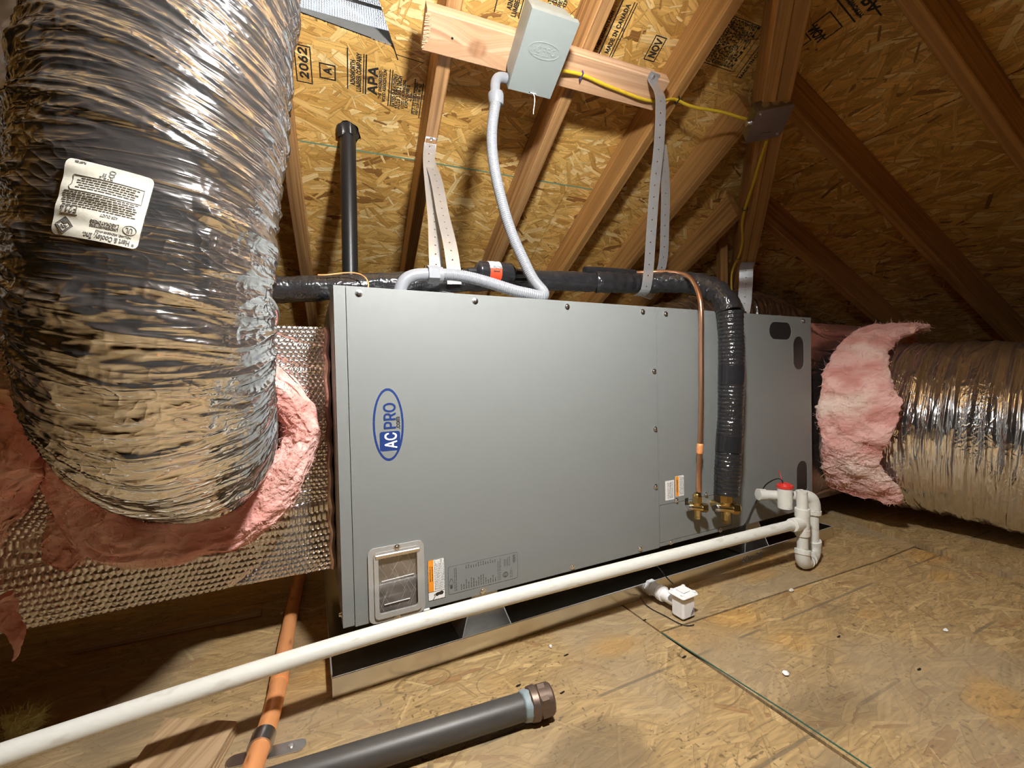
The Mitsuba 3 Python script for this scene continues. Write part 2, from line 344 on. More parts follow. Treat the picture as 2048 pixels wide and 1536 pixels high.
def stampA(parent, items, D=DS, R=RA, e1=V, e2=WA, e3=NA, flip=False):
    """ink on the sheathing: ('t', text, v, w, height) reads along -w; ('b', v0, v1, w0, w1) bar; ('f', v0, v1, w0, w1, t) frame"""
    ms = []
    for it in items:
        if it[0] == 't':
            _, s, v, w, h = it[:5]; ln = it[5] if len(it) > 5 else None
            m = meshkit.text_mesh(s, h, .0004, bold=True)
            if ln: m.vertices[:, 0] *= ln/np.ptp(m.vertices[:, 0])
            ex, ey = (-e2, -e1) if not flip else (e2, e1)
            for ox, oy in ((0, 0), (.045*h, 0), (.022*h, .045*h), (.022*h, -.03*h)):     # heavy stencil strokes
                ms.append(frame_map(m, R(v, w, D-.0001)+ex*ox+ey*oy, ex, ey, -e3))
        else:
            if it[0] == 'b': g = sbox(it[1], it[3], it[2], it[4])
            elif it[0] == 'f':
                g = sbox(it[1], it[3], it[2], it[4]); g = g.difference(g.buffer(-it[5], join_style=2))
            else: g = it[1]
            ms.append(frame_map(ext(g, .0004), R(0, 0, D-.0005), e1, e2, e3))
    obj(parent+'__stamp', cat(ms), 'ink_mat')
stampA(kA, [('f', -.106, -.064, .727, .825, .003), ('t', '2062', -.074, .815, .021, .078)])
stampA(kA, [('f', -.045, -.002, .760, .802, .0035), ('t', 'A', -.014, .789, .019)])
stampA(kA, [('b', .028, .031, .706, .816), ('t', 'AINSWORTH', .050, .803, .0125, .068), ('t', 'LUMBER COMPANY', .066, .818, .0125, .104),
            ('b', .071, .074, .712, .820), ('b', .077, .081, .712, .820), ('t', 'APA', .111, .818, .025, .078),
            ('t', 'THE ENGINEERED', .124, .826, .0085, .08), ('t', 'WOOD ASSOCIATION', .136, .832, .009, .092),
            ('b', .144, .147, .735, .842), ('b', .151, .154, .735, .842), ('t', 'RATED SHEATHING', .166, .842, .010, .096),
            ('t', '32/16 15/32 INCH', .180, .846, .0125, .098), ('t', 'SIZED FOR SPACING', .192, .842, .008, .086), ('t', 'EXPOSURE 1', .204, .838, .009, .07),
            ('t', '454', .215, .815, .009, .026), ('b', .217, .2195, .745, .85), ('t', 'PS 2-92 SHEATHING', .228, .852, .008, .095), ('t', 'PRP-108 HUD-UM-40', .238, .852, .008, .095), ('b', .241, .244, .752, .860)])
kAt = next(k for k, p in pan_keys if p.contains(Point(.55, .50)))
stampA(kAt, [('b', .40, .403, .40, .53), ('t', 'AINSWORTH', .445, .515, .0125, .068), ('t', 'LUMBER COMPANY', .462, .528, .0125, .104), ('b', .470, .473, .42, .528), ('b', .477, .480, .42, .528)])
stampA(kAt, [('f', .352, .39, .36, .43, .003), ('t', 'MAY', .382, .425, .02, .055), ('b', .30, .345, .40, .404), ('b', .30, .345, .41, .412)])
stampA(kAt, [('t', 'RATED SHEATHING', .548, .545, .010, .11), ('t', '32/16 15/32 INCH', .563, .55, .0125, .11), ('t', 'EXPOSURE 1', .578, .53, .010, .08), ('t', 'SHEATHING', .592, .53, .010, .09)])
stampA(kAt, [('t', 'STRENGTH AXIS', .722, .545, .009, .10), ('t', 'THIS DIRECTION', .736, .545, .009, .10), ('t', 'MADE IN CANADA', .775, .545, .013, .125),
             ('b', .782, .785, .41, .55), ('b', .790, .793, .41, .55), ('b', .744, .748, .41, .55),
             ('g', Polygon([(.70, .500), (.712, .500), (.712, .49), (.724, .505), (.712, .52), (.712, .51), (.70, .51)])), ('g', Polygon([(.70, .43), (.712, .43), (.712, .42), (.724, .435), (.712, .45), (.712, .44), (.70, .44)]))])
stampA(kAt, [('f', .897, .938, .462, .530, .003), ('t', 'NOV', .930, .522, .023, .05)])
k5 = next((k for k, p in pan_keys if p.contains(Point(1.2, .45))), kAt)
stampA(k5, [('f', 1.10, 1.24, .36, .49, .002)]+[('t', s, 1.115+.0135*i, .485, .010, .12) for i, s in enumerate(('AINSWORTH', 'LUMBER COMPANY', 'APA RATED', 'SHEATHING', '32/16 15/32', 'EXPOSURE 1', 'PS 2-92', 'PRP-108', 'INCH'))]+[('b', 1.262, 1.265, .37, .5), ('t', 'MADE IN CANADA', 1.285, .50, .011, .12)])
stampA(kA2, [('t', 'AINSWORTH LUMBER COMPANY', .40, 1.70, .02, .16), ('b', .36, .363, 1.55, 1.7), ('b', .38, .386, 1.55, 1.7), ('t', 'APA', .46, 1.69, .03, .12), ('t', 'EXPOSURE 1', .52, 1.69, .02, .13), ('b', .54, .546, 1.55, 1.7)])
kB1 = next((k for k, p in pan_keys[::-1] if p.contains(Point(.75, .76))), None)
if kB1:
    stampA(kB1, [('f', .800, .852, .725, .790, .003), ('t', 'NOV', .842, .732, .026, .05), ('f', .875, .905, .715, .765, .003), ('t', 'A', .899, .732, .02), ('b', .772, .776, .70, .80), ('b', .757, .760, .70, .80), ('t', 'AINSWORTH', .750, .71, .012, .085), ('b', .722, .726, .71, .83), ('t', 'APA', .715, .73, .024, .075), ('b', .682, .686, .72, .85)], D=DSB, R=RB, e1=U, e2=WB, e3=NB, flip=True)

# floor: separate sheets with open joints, and dark joists space below
tag('floor', 'attic floor of worn strand board sheets', kind='structure')
def floor_sheet(pts, off, top=0., key='floor__panel', mat='osb_floor_mat', **k):
    p = Polygon(pts).buffer(-.0015, join_style=2); m = ext(p, .018); uv = m.vertices[:, :2]+np.array(off); m.apply_translation([0, 0, top-.018])
    v, f = m.vertices[m.faces].reshape(-1, 3), np.arange(len(m.faces)*3).reshape(-1, 3)
    return obj(key, (v, f), mat, uv=uv[m.faces].reshape(-1, 2), **k)
floor_sheet([(-1.80, 1.12), (-1.80, -1.37), (.66, -1.37), (.618, -.150), (.605, 1.12)], (3, 4))
floor_sheet([(.622, -.150), (1.42, -.188), (1.62, -.188), (1.70, -1.40), (.664, -1.37)], (7.3, 9.1))
floor_sheet([(.607, 1.12), (.620, -.148), (1.42, -.186), (1.66, -.186), (1.74, .14), (1.78, 1.07)], (12.2, 2.6))
floor_sheet([(-4.6, -.10), (-1.803, -.10), (-1.803, 1.12), (-4.6, 1.12)], (15.2, 6.6))
floor_sheet([(1.57, -.42), (1.72, .05), (1.80, .5), (4.4, .5), (4.4, -.9), (1.44, -.9)], (21.1, 5.2), .012)
floor_sheet([(-4.6, 1.12), (4.4, 1.12), (4.4, 4.5), (-4.6, 4.5)], (25.5, 3.2), -.002)
floor_sheet([(1.79, .505), (4.4, .505), (4.4, 1.115), (1.78, 1.115)], (28.5, 8.2), -.002)
floor_sheet([(-7.5, -6), (4.6, -6), (4.6, -1.38), (-7.5, -1.38)], (33, 4))
floor_sheet([(-4.6, -.10), (-1.81, -.10), (-1.81, -1.37), (-4.6, -1.37)], (38, 6))
obj('floor__joist_space', trimesh.creation.box([40, 40, .02], trimesh.transformations.translation_matrix([-.5, 0, -.05])), 'gap_mat')
obj('floor__painted_edge', frame_map(ext(LineString([(.6195, -.152), (.640, -.40), (.654, -.75), (.663, -1.3)]).buffer(.0016), .0006), [0, 0, -.0002], [1, 0, 0], [0, 1, 0], [0, 0, 1]), 'seam_paint_mat', label='dark green painted sheet edge')

# ---------------------------------------------------------------- lumber
def lumber_mesh(p0, p1, wdir, w, h, ch=.003, seed=0.):
    """A stick of timber from p0 to p1 (centre line of its underside); wdir across, h upwards from the underside."""
    p0, p1 = np.asarray(p0, float), np.asarray(p1, float); t = N_(p1-p0); wd = N_(np.asarray(wdir)-t*np.dot(wdir, t)); up = np.cross(t, wd)
    if up[2] < 0: up = -up
    prof = [(-w/2+ch, 0), (w/2-ch, 0), (w/2, ch), (w/2, h-ch), (w/2-ch, h), (-w/2+ch, h), (-w/2, h-ch), (-w/2, ch)]
    L = np.linalg.norm(p1-p0); vs, uv, fs = [], [], []; per = 0
    for i in range(8):
        a, b = prof[i], prof[(i+1) % 8]; d = math.hypot(b[0]-a[0], b[1]-a[1]); n = len(vs)
        for q, s in ((a, per), (b, per+d)):
            for x, P in ((0, p0), (L, p1)): vs.append(P+wd*q[0]+up*q[1]); uv.append((x+seed*0, s+seed))
        fs += [(n, n+2, n+3), (n, n+3, n+1)]; per += d
    for P, x in ((p0, 0), (p1, L)):
        n = len(vs)
        for q in prof: vs.append(P+wd*q[0]+up*q[1]); uv.append((x+q[0]*.3, q[1]*3+seed))
        fs += [(n, n+i, n+i+1) for i in range(1, 7)]
    return trimesh.Trimesh(vs, fs, process=False), np.array(uv)
def lumber(key, p0, p1, wdir, w, h, mat, seed=0., **k):
    m, uv = lumber_mesh(p0, p1, wdir, w, h, seed=seed)
    return obj(key, m, mat, uv=uv, **k)
RAFT = [(-.122, 'brown roof rafter beside the left foil duct, leftmost rafter in view', 'rafter_weathered_mat'),
        (.2875, 'weathered roof rafter under the left end of the pale timber block', 'rafter_weathered_mat'),
        (.6625, 'roof rafter passing behind the gray disconnect box', 'rafter_weathered_mat'),
        (1.015, 'roof rafter under the right end of the pale timber block', 'rafter_mat'),
        (1.344, 'orange-brown rafter whose upper end meets the hip beside the steel junction box', 'rafter_mat'),
        (1.690, 'short rafter low on the rear slope, nearest to the foot of the hip', 'rafter_mat')]
for i, (vr, lab, mat) in enumerate(RAFT):
    w0 = (vr-.019-HC-DB*math.sin(TH))/math.cos(TH)+.06
    lumber('rafter', RA(vr-.019, max(w0, W_R+.05), DB), RA(vr-.019, 3.3, DB), V, .038, DS-DB-.0005, mat, seed=.37*i, label=lab, cat='rafter')
RB_ = [(.597, 'dark rafter of the right slope near the top right corner'), (.955, 'dark rafter of the right slope just behind the steel junction box'), (1.346, 'short dark rafter low on the right slope beside the foot of the hip')]
for i, (un, lab) in enumerate(RB_):
    w0 = (un+.019+HC-DBB*math.sin(TH))/math.cos(TH)+.06
    lumber('rafter', RB(un+.019, w0, DBB), RB(un+.019, 3.4, DBB), U, .038, DSB-DBB-.0005, 'rafter_mat', seed=2+.41*i, label=lab, cat='rafter')
H = N_(V+U-math.tan(TH)*Z); HW = N_(V-U)
def hip(v, D, off):                      # a point on the hip's underside
    u = v-HC; z = (D-math.sin(TH)*u)/math.cos(TH)
    return CAM+v*V+u*U+z*Z+off*HW
dh = 1.12
for off, lab, s in ((-.0195, 'left ply of the doubled hip rafter running down to the corner', .2), (.0195, 'right ply of the doubled hip rafter running down to the corner', .9)):
    lumber('hip_rafter', hip(.1, dh, off), hip(3.6, dh, off), HW, .038, .215, 'rafter_mat', seed=s, label=lab, cat='rafter')
m, uv = lumber_mesh((1.929, .69, .80), (1.929, .69, 1.30), (1, -.5, 0), .038, .05)
obj('wooden_post', m, 'rafter_mat', uv=uv, label='narrow upright wooden post behind the black elbow, left of the hip foot', cat='post')
# the pale block across the rafters, with its broken left end
m, uv = lumber_mesh(RA(.200, .545, DB-.040), RA(.912, .545, DB-.040), WA, .089, .039, seed=0.)
obj('timber_block', m, 'new_pine_mat', uv=uv, label='pale knotty timber block nailed across the rafters behind the gray disconnect box', cat='timber')
kb = 'timber_block'
chips = []
for i in range(26):
    t_ = random.random(); w = .507+.075*t_; dv = random.uniform(.006, .02)
    chips.append(frame_map(trimesh.convex.convex_hull(np.array([(0, 0, 0), (dv, .004, 0), (dv, -.004, 0), (0, .002, -.003), (dv*.5, 0, -.0035)])), RA(.1975, w, DB-.0395), V, WA, NA))
obj('timber_block__splinters', cat(chips), 'new_pine_mat', uv=np.zeros((sum(len(c.vertices) for c in chips), 2))+.3, kind='stuff', label='ragged splinters')
obj('timber_block__nail_hole', frame_map(trimesh.creation.cylinder(.0028, .0008, sections=12), RA(.268, .545, DB-.0402), V, WA, NA), 'gap_mat')
dW2 = lambda px: px
lumber('loose_board', (-.50, .355, .0), (-.16, .335, .0), (0, 1, 0), .018, .012, 'plank_mat', seed=3., label='thin wooden strip lying on the dark floor under the foil plenum', cat='board')
# plywood offcut in the foreground
pl = Polygon([(-.262, .02), (-.160, -.040), (-.197, -.18), (-.30, -.15)])
mm = cat([frame_map(ext(pl.buffer(-.0012*(i % 2), join_style=2), .0038), [0, 0, .001+.0042*i], [1, 0, 0], [0, 1, 0], [0, 0, 1]) for i in range(5)])
obj('plywood_offcut', mm, 'plank_mat', uv=mm.vertices[:, :2]@np.array([[.5, -.86], [.86, .5]])+mm.vertices[:, 2:3]*7, label='gray-brown plywood offcut on the floor under the white drain pipe', cat='board')

# ---------------------------------------------------------------- roof vent
rv = thing('roof_vent', 'metal roof vent with a white wire mesh at the top of the sheathing', 'vent')
obj(rv+'__throat', frame_map(ext(sbox(-.14, .676, .30, .682), .062), RA(0, 0, DS+.013), V, WA, NA), 'vent_gray_mat', label='gray metal throat')
obj(rv+'__hood', cat([frame_map(ext(sbox(-.15, .35, .31, .684), .004), RA(0, 0, DS+.26), V, WA, NA)]+
    [frame_map(ext(sbox(a, .35, a+.004, .684), .243), RA(0, 0, DS+.018), V, WA, NA) for a in (-.15, .306)]+[frame_map(ext(sbox(-.15, .346, .31, .35), .243), RA(0, 0, DS+.018), V, WA, NA)]), 'vent_white_mat', label='white hood')
def wire(a, b, r=.0008): return stick(a, b, r, 4)
ws = [wire(RA(v, .680, DS+.070), RA(v, .680, DS+.26)) for v in np.arange(-.13, .30, .0065)]
ws += [wire(RA(-.135, .680, d), RA(.30, .680, d)) for d in np.arange(DS+.073, DS+.26, .0065)]
obj(rv+'__mesh_screen', cat(ws), 'vent_gray_mat', label='wire mesh', kind='stuff')
obj(rv+'__rail', stick(RA(-.135, .672, DS+.175), RA(.30, .672, DS+.175), .0035, 8), 'vent_gray_mat')
fl = [frame_map(trimesh.creation.icosphere(0, random.uniform(.001, .0035)), RA(-.12+.27*t+random.uniform(-.004, .004), .657+.026*t+random.uniform(-.002, .004), DS+.012), V, WA, NA) for t in np.linspace(0, 1, 46)]
obj(rv+'__felt_edge', cat(fl), 'gap_mat', kind='stuff', label='ragged black felt edge')

# ---------------------------------------------------------------- plumbing vent through the roof
vp = thing('vent_pipe', 'black plastic vent pipe rising through the roof sheathing behind the unit', 'pipe')
obj(vp+'__pipe', tube(np.array([(.078, .648, .0), (.084, .645, .7), (.090, .643, 1.345)]), .0243, 28), 'abs_mat', smooth=40)
n_ = 40; aa = np.linspace(0, 2*np.pi, n_, endpoint=False); rows = []
for j, (h, r) in enumerate(((0, .036), (.014, .036), (.035, .033), (.05, .027))):
    rows.append([np.array([.0885, .645, 1.385-h])+np.array([math.cos(a)*(r+.004*math.sin(7*a+j)), math.sin(a)*(r+.004*math.cos(5*a)), -.005*math.sin(3*a+j)*(j > 0)]) for a in aa])
q = grid_faces(4, n_); obj(vp+'__boot', trimesh.Trimesh(np.array(rows).reshape(-1, 3), np.vstack([q[:, [0, 1, 2]], q[:, [0, 2, 3]]]), process=False), 'rubber_mat', smooth=50, label='torn black rubber boot')
ms = [frame_map(meshkit.text_mesh('ABS DWV ASTM D2661 ABS-DWV', .006, .0003), np.array([.084+.0236, .645-.006, .78+.2*i]), np.array([.008, 0, 1.]), np.array([-.2, -.97, 0])*1., np.array([.97, -.2, 0])) for i in range(2)]
for m in ms: obj(vp+'__print', m, 'print_gray_mat')

# ---------------------------------------------------------------- air handler
LX, LZ0, LZ1, UD = 1.437, .102, .724, .53
ah = thing('air_handler', 'long gray air handler lying on its side in a metal drain pan', 'air handler')
obj(ah+'__cabinet', cat([cbox(.0, LX, .0035, UD, LZ0, LZ1, .003)]), 'gray_paint_mat')
def face(poly, h=.002, y=0.): return frame_map(ext(poly, h), [0, y+h, 0], [1, 0, 0], [0, 0, 1], [0, -1, 0])
def faceo(key, poly, mat, h=.002, y=0., **k): return obj(ah+'__'+key, face(poly, h, y), mat, **k)
wx0, wx1, wz0, wz1 = .060, .140, .110, .226
slots = [LineString([(1.252, .677), (1.309, .677)]).buffer(.0265), LineString([(1.372, .583), (1.372, .634)]).buffer(.0275), LineString([(1.384, .176), (1.384, .232)]).buffer(.0285)]
faceo('end_strip', sbox(.0006, LZ0, .0205, LZ1), 'gray_paint_mat')
faceo('front_panel', sbox(.0218, LZ0-.003, .7665, LZ1).difference(rrect(wx0, wx1, wz0, wz1, .006)), 'gray_paint_mat', .003)
low = Polygon([(.770, .112), (.770, .2085), (1.045, .2085), (1.045, .112)])
faceo('coil_panel', sbox(.7685, LZ0-.001, LX-.001, LZ1).difference(low.buffer(.0012, join_style=2)).difference(shapely.union_all(slots)), 'gray_paint_mat', .0028)
faceo('valve_panel', low, 'gray_paint_mat', .0036, label='small valve access panel')
for i, s in enumerate(slots):
    faceo('knockout_plug', s.buffer(-.0008), 'rubber_mat', .0015, .0012, label='black oval plug' if i == 0 else None)
faceo('panel_flange', sbox(LX-.0035, LZ0, LX+.001, LZ1), 'gray_paint_mat', .004)
scr = [(.044, .718-.006), (.271, .711), (.496, .711), (.722, .710), (.800, .708), (.757, .559), (.758, .410), (.756, .261), (1.395, .712), (.497, .108), (.701, .110), (.273, .106), (.806, .106), (.996, .105), (.828, .2145), (.941, .2135)]
sm = cat([lathe((0, 0, 0), (0, -1, 0), [(0, .0065), (.001, .0065), (.0014, .004), (.0045, .0038), (.005, .002)], 12)])
for x, z in scr:
    m = sm.copy(); m.apply_translation([x, -.0005, z]); obj(ah+'__screw', m, 'screw_mat', smooth=35)
m = sm.copy(); m.apply_transform(trimesh.transformations.rotation_matrix(-math.pi/2, [0, 0, 1])); m.apply_translation([0, .02, .118]); obj(ah+'__screw', m, 'screw_mat', smooth=35)
# logo (reads upwards)
def up_text(s, x, z, h, ln=None, bold=False, y=-.0002, d=.0006):
    m = meshkit.text_mesh(s, h, d, bold=bold)
    if ln: m.vertices[:, 0] *= ln/np.ptp(m.vertices[:, 0])
    return frame_map(m, [x, y, z], [0, 0, 1], [-1, 0, 0], [0, -1, 0])
E = affinity.scale(Point(0, 0).buffer(1, quad_segs=24), .0285, .069)
ring = affinity.translate(E.difference(affinity.scale(E, .86, .93)), .0902, .467)
sq = rrect(.0735, .1115, .417, .454, .005)
ta = ext(ring.union(sq), .0006); lg = [frame_map(ta, [0, .0004, 0], [1, 0, 0], [0, 0, 1], [0, -1, 0])]
lg += [up_text('PRO', .1035, .457, .0215, .049, True)]
obj(ah+'__logo', cat(lg), 'logo_blue_mat', label='dark blue oval logo')
obj(ah+'__logo__letters', up_text('AC', .1045, .421, .0215, .030, True, -.0005), 'label_white_mat')
obj(ah+'__logo__web_suffix', up_text('.com', .1115, .457, .0085, .023, True), 'ink_mat')
# filter window: recess, filter mesh, clear cover
obj(ah+'__window', cat([face(rrect(.046, .1505, .097, .238, .012).difference(rrect(wx0+.003, wx1-.003, wz0+.003, wz1-.003, .006)), .004, -.0048),
    face(rrect(.056, .143, .105, .230, .008).difference(rrect(wx0+.004, wx1-.004, wz0+.004, wz1-.004, .006)), .004, -.0085)]), 'clear_rim_mat', label='clear plastic filter window')
obj(ah+'__window__filter', cbox(wx0, wx1, .0012, .0030, wz0, wz1, .0005), 'filter_mat', label='brown filter')
fb = []
for i in range(26):
    x, z, a, l = random.uniform(wx0, wx1), random.uniform(wz0, wz1), random.choice((1.05, 2.1, 1.2, 1.9))+random.uniform(-.12, .12), random.uniform(.01, .028)
    x0, x1 = x-l*math.cos(a), x+l*math.cos(a)
    g = LineString([(x0, z-l*math.sin(a)), (x1, z+l*math.sin(a))]).intersection(sbox(wx0+.004, wz0+.004, wx1-.004, wz1-.004))
    if g.length > .004: c = np.array(g.coords); fb.append(stick((c[0][0], .0008, c[0][1]), (c[1][0], .0008, c[1][1]), .00035, 4))
obj(ah+'__window__fibers', cat(fb), 'fiber_mat', kind='stuff', label='crossing pale fibers')
obj(ah+'__window__bar', stick((.070, -.001, .172), (.131, -.001, .174), .0011, 8), 'white_plastic_mat'); obj(ah+'__window__bar', stick((.074, -.001, .127), (.122, -.001, .128), .0011, 8), 'white_plastic_mat')
obj(ah+'__window__top_ledge', cbox(.058, .142, -.010, -.002, .218, .226, .0015), 'screw_mat')
obj(ah+'__window__pane', face(rrect(.055, .144, .104, .231, .008), .0004, -.0065), 'clear_mat')
for x, z in ((.099, .2325), (.096, .101)): m = sm.copy(); m.apply_translation([x, -.005, z]); obj(ah+'__window__screw', m, 'screw_mat', smooth=35)
obj(ah+'__window__latch', cbox(.146, .160, -.006, -.001, .094, .101, .002), 'clear_rim_mat')
# labels
def bars(x0, x1, z0, z1, n, fill=.55, seed=1, gapy=.35):
    """fine print too small to read, as broken lines running upwards"""
    r = random.Random(seed); out = []
    for i in range(n):
        x = x0+(x1-x0)*(i+.5)/n; h = (x1-x0)/n*gapy; z = z0
        stop = z0+(z1-z0)*r.uniform(fill, 1)
        while z < stop:
            l = r.uniform(.002, .006); out.append(sbox(x-h/2, z, x+h/2, min(z+l, z1))); z += l+.0012
    return shapely.union_all(out)
wl = faceo('warning_label', sbox(.158, .112, .1925, .193), 'label_white_mat', .0004, -.0004, label='white and orange warning label')
obj(wl+'__orange_band', face(sbox(.159, .1295, .1695, .1925), .0003, -.0006), 'label_orange_mat')
obj(wl+'__print', cat([face(sbox(.158, .112, .1925, .193).difference(sbox(.1588, .1128, .1917, .1922)), .0003, -.0006), face(sbox(.1588, .1285, .1925, .1293), .0003, -.0006), face(bars(.171, .1915, .131, .191, 9, .85, 5), .0003, -.0006),
    face(bars(.1605, .169, .150, .18, 2, .9, 2, .3), .0003, -.0009), face(shapely.union_all([LineString([(.168, .1135), (.172, .119), (.170, .122), (.175, .124)]).buffer(.0006), Point(.176, .122).buffer(.0035), sbox(.176, .120, .186, .126), Point(.185, .1235).buffer(.004)]), .0003, -.0006)]), 'ink_mat')
pz = rrect(.199, .3555, .1145, .1715, .004)
rp = faceo('rating_plate', pz, 'gray_paint_mat', .0003, -.0003, label='gray rating plate')
obj(rp+'__print', cat([face(pz.difference(pz.buffer(-.0006)), .0002, -.0005), face(bars(.211, .218, .119, .166, 2, .95, 3), .0002, -.0005), face(bars(.224, .305, .119, .14, 15, .3, 4, .3), .0002, -.0005), face(bars(.235, .305, .160, .168, 13, .5, 6, .3), .0002, -.0005), face(bars(.307, .316, .119, .166, 3, .8, 7, .3), .0002, -.0005),
    face(bars(.322, .338, .146, .167, 4, .6, 8, .3), .0002, -.0005), face(bars(.336, .343, .119, .14, 3, .7, 9, .3), .0002, -.0005), face(Point(.326, .128).buffer(.006).difference(Point(.326, .128).buffer(.0045)), .0002, -.0005), up_text('ETL', .3285, .1235, .0045, .009, True, -.0003, .0003),
    face(affinity.scale(Point(.2055, .136).buffer(.004), 1, 2.6).difference(affinity.scale(Point(.2055, .136).buffer(.0034), 1, 2.6)), .0002, -.0005), face(sbox(.2035, .127, .2075, .134), .0002, -.0005),
    face(shapely.union_all([sbox(.344, .150+.0012*i, .350, .1506+.0012*i) for i in range(14)]), .0002, -.0005)]), 'print_mat')
s1 = faceo('small_label', sbox(.790, .219, .8215, .270), 'label_white_mat', .0004, -.0003, label='small white label')
obj(s1+'__print', face(bars(.797, .818, .223, .266, 5, .8, 11), .0003, -.0005), 'print_mat')
s2 = faceo('small_label', sbox(.8265, .224, .857, .2785), 'label_white_mat', .0004, -.0003, label='small white and orange label')
obj(s2+'__orange_band', face(sbox(.8272, .2248, .8375, .2777), .0003, -.0005), 'label_orange_mat')
obj(s2+'__print', cat([face(bars(.840, .856, .227, .277, 5, .85, 12), .0003, -.0005), face(bars(.8295, .836, .235, .27, 2, .9, 13, .4), .0003, -.0008)]), 'print_mat')
faceo('latch_slot', sbox(.860, .197, .872, .215), 'dark_mat', .0003, -.0008)

# ---------------------------------------------------------------- drain pan and feet
PX0, PX1, PY0, PY1, PH, PT = -.021, 1.497, -.030, .733, .037, .0012
pan = thing('drain_pan', 'long galvanized drain pan on the floor under the air handler', 'pan')
obj(pan+'__pan', cat([trimesh.creation.box(bounds=[[PX0, PY0, .0005], [PX1, PY1, .0005+PT]])]+[trimesh.creation.box(bounds=b) for b in (
    [[PX0, PY0, 0.0005], [PX1, PY0+PT, PH]], [[PX0, PY1-PT, 0.0005], [PX1, PY1, PH]], [[PX0, PY0, 0.0005], [PX0+PT, PY1, PH]], [[PX1-PT, PY0, 0.0005], [PX1, PY1, PH]])]), 'pan_mat')
obj(pan+'__rim', cat([stick((PX0, PY0, PH), (PX1, PY0, PH), .0014, 8), stick((PX0, PY0, PH), (PX0, PY1, PH), .0014, 8), stick((PX1, PY0, PH), (PX1, PY1, PH), .0014, 8), stick((PX0, PY1, PH), (PX1, PY1, PH), .0014, 8)]), 'strap_mat')
obj(pan+'__handwriting', frame_map(meshkit.text_mesh('60 x 30', .018, .0003), [1.045, PY0-.0001, .010], [1, 0, 0], [0, 0, 1], [0, -1, 0]), 'print_mat', label='handwritten 60 x 30')
def foot(x, y, lab):
    f = thing('support_foot', lab, 'support')
    P = np.array([(x-.058, y, .004), (x+.058, y, .004), (x+.027, y, .090), (x-.027, y, .090)]); d = np.array([0, .10, 0]); s = np.array([0, .016, 0])
    pts = np.vstack([P, P+d]); pts[2:4] += s; pts[6:8] -= s
    obj(f+'__bracket', trimesh.convex.convex_hull(pts), 'galvanized_mat')
    obj(f+'__edge', cat([stick(pts[2], pts[3], .0012, 6), stick(pts[1], pts[2], .0012, 6), stick(pts[0], pts[3], .0012, 6)]), 'strap_mat')
    obj(f+'__rubber_pad', cbox(x-.030, x+.030, y+.014, y+.088, .090, .1005, .001), 'rubber_mat')
foot(.287, .012, 'galvanized support foot under the air handler beside the filter window end')
foot(1.175, .012, 'galvanized support foot under the air handler beside the white drain trap')
foot(.287, .40, 'galvanized support foot hidden under the back of the air handler, window end') if 0 else None

# ---------------------------------------------------------------- foil plenums
def bubble_plate(nx, nz, pitch, h, seed, rowpinch=0):
    """unit height field of a bubble foil sheet, hexagonal bubbles"""
    return None
def plenum_front(key, x0, x1, z0, z1, y, mat, pitch=.0098, h=.0024, res=.0017, seed=0):
    xs, zs = np.arange(x0, x1+res, res), np.arange(z0, z1+res, res); X, Zz = np.meshgrid(xs, zs, indexing='ij')
    p3 = np.stack([X*7, Zz*7, X*0+seed], -1)
    wx = X+.004*(meshkit.fbm(p3, 3, 1)-.5); wz = Zz+.007*(meshkit.fbm(p3*1.3, 3, 2)-.5)
    wz = wz*(1+.35*np.clip((.30-Zz)/.15, 0, 1)*(Zz < .30))
    b = wz/(pitch*.866); r0 = np.floor(b); best = np.full(X.shape, 9.)
    for dr_ in (0, 1):
        rr = r0+dr_; a = wx/pitch+.5*(rr % 2); ca = np.round(a); best = np.minimum(best, np.hypot((a-ca)*pitch, (b-rr)*pitch*.866))
    dome = np.sqrt(np.clip(1-(best/(pitch*.47))**2, 0, 1))
    dome *= .55+.6*meshkit.noise(np.stack([X*45, Zz*45, X*0+3], -1))
    cre = 1-np.abs(2*meshkit.noise(np.stack([X*3, Zz*38+5*meshkit.noise(p3*.6), X*0+seed+9], -1))-1)
    hgt = h*dome+.008*(meshkit.fbm(p3*.9, 3, 5)-.5)-.0035*np.clip(cre-.86, 0, 1)/.14
    Vv = np.stack([X, y-hgt, Zz], -1).reshape(-1, 3); q = grid_faces(len(xs), len(zs), False)
    return obj(key, trimesh.Trimesh(Vv, np.vstack([q[:, [0, 2, 1]], q[:, [0, 3, 2]]]), process=False), mat, smooth=True)
sp = thing('supply_plenum', 'bubble foil wrapped duct box left of the air handler, behind the large elbow', 'plenum')
plenum_front(sp+'__front', -.62, -.004, .154, .664, .152, 'bubble_foil_mat', seed=1)
obj(sp+'__body', cbox(-1.25, -.003, .156, .50, .158, .660, .012), 'bubble_foil_mat')
edge = np.array([(-.008+.002*math.sin(k*9.), .146, .155+.0254*k) for k in range(21)]); obj(sp+'__edge_tape', tube(curve(edge, .006), .006, 8), 'pink_foil_mat', smooth=40, label='pinkish foil edge tape')
rp2 = thing('return_plenum', 'pinkish foil wrapped duct box on the right end of the air handler', 'plenum')
plenum_front(rp2+'__front', 1.442, 2.3, .098, .715, .052, 'pink_foil_mat', pitch=.012, h=.0012, res=.003, seed=4)
obj(rp2+'__body', cbox(1.440, 2.3, .056, .52, .102, .712, .010), 'pink_foil_mat')

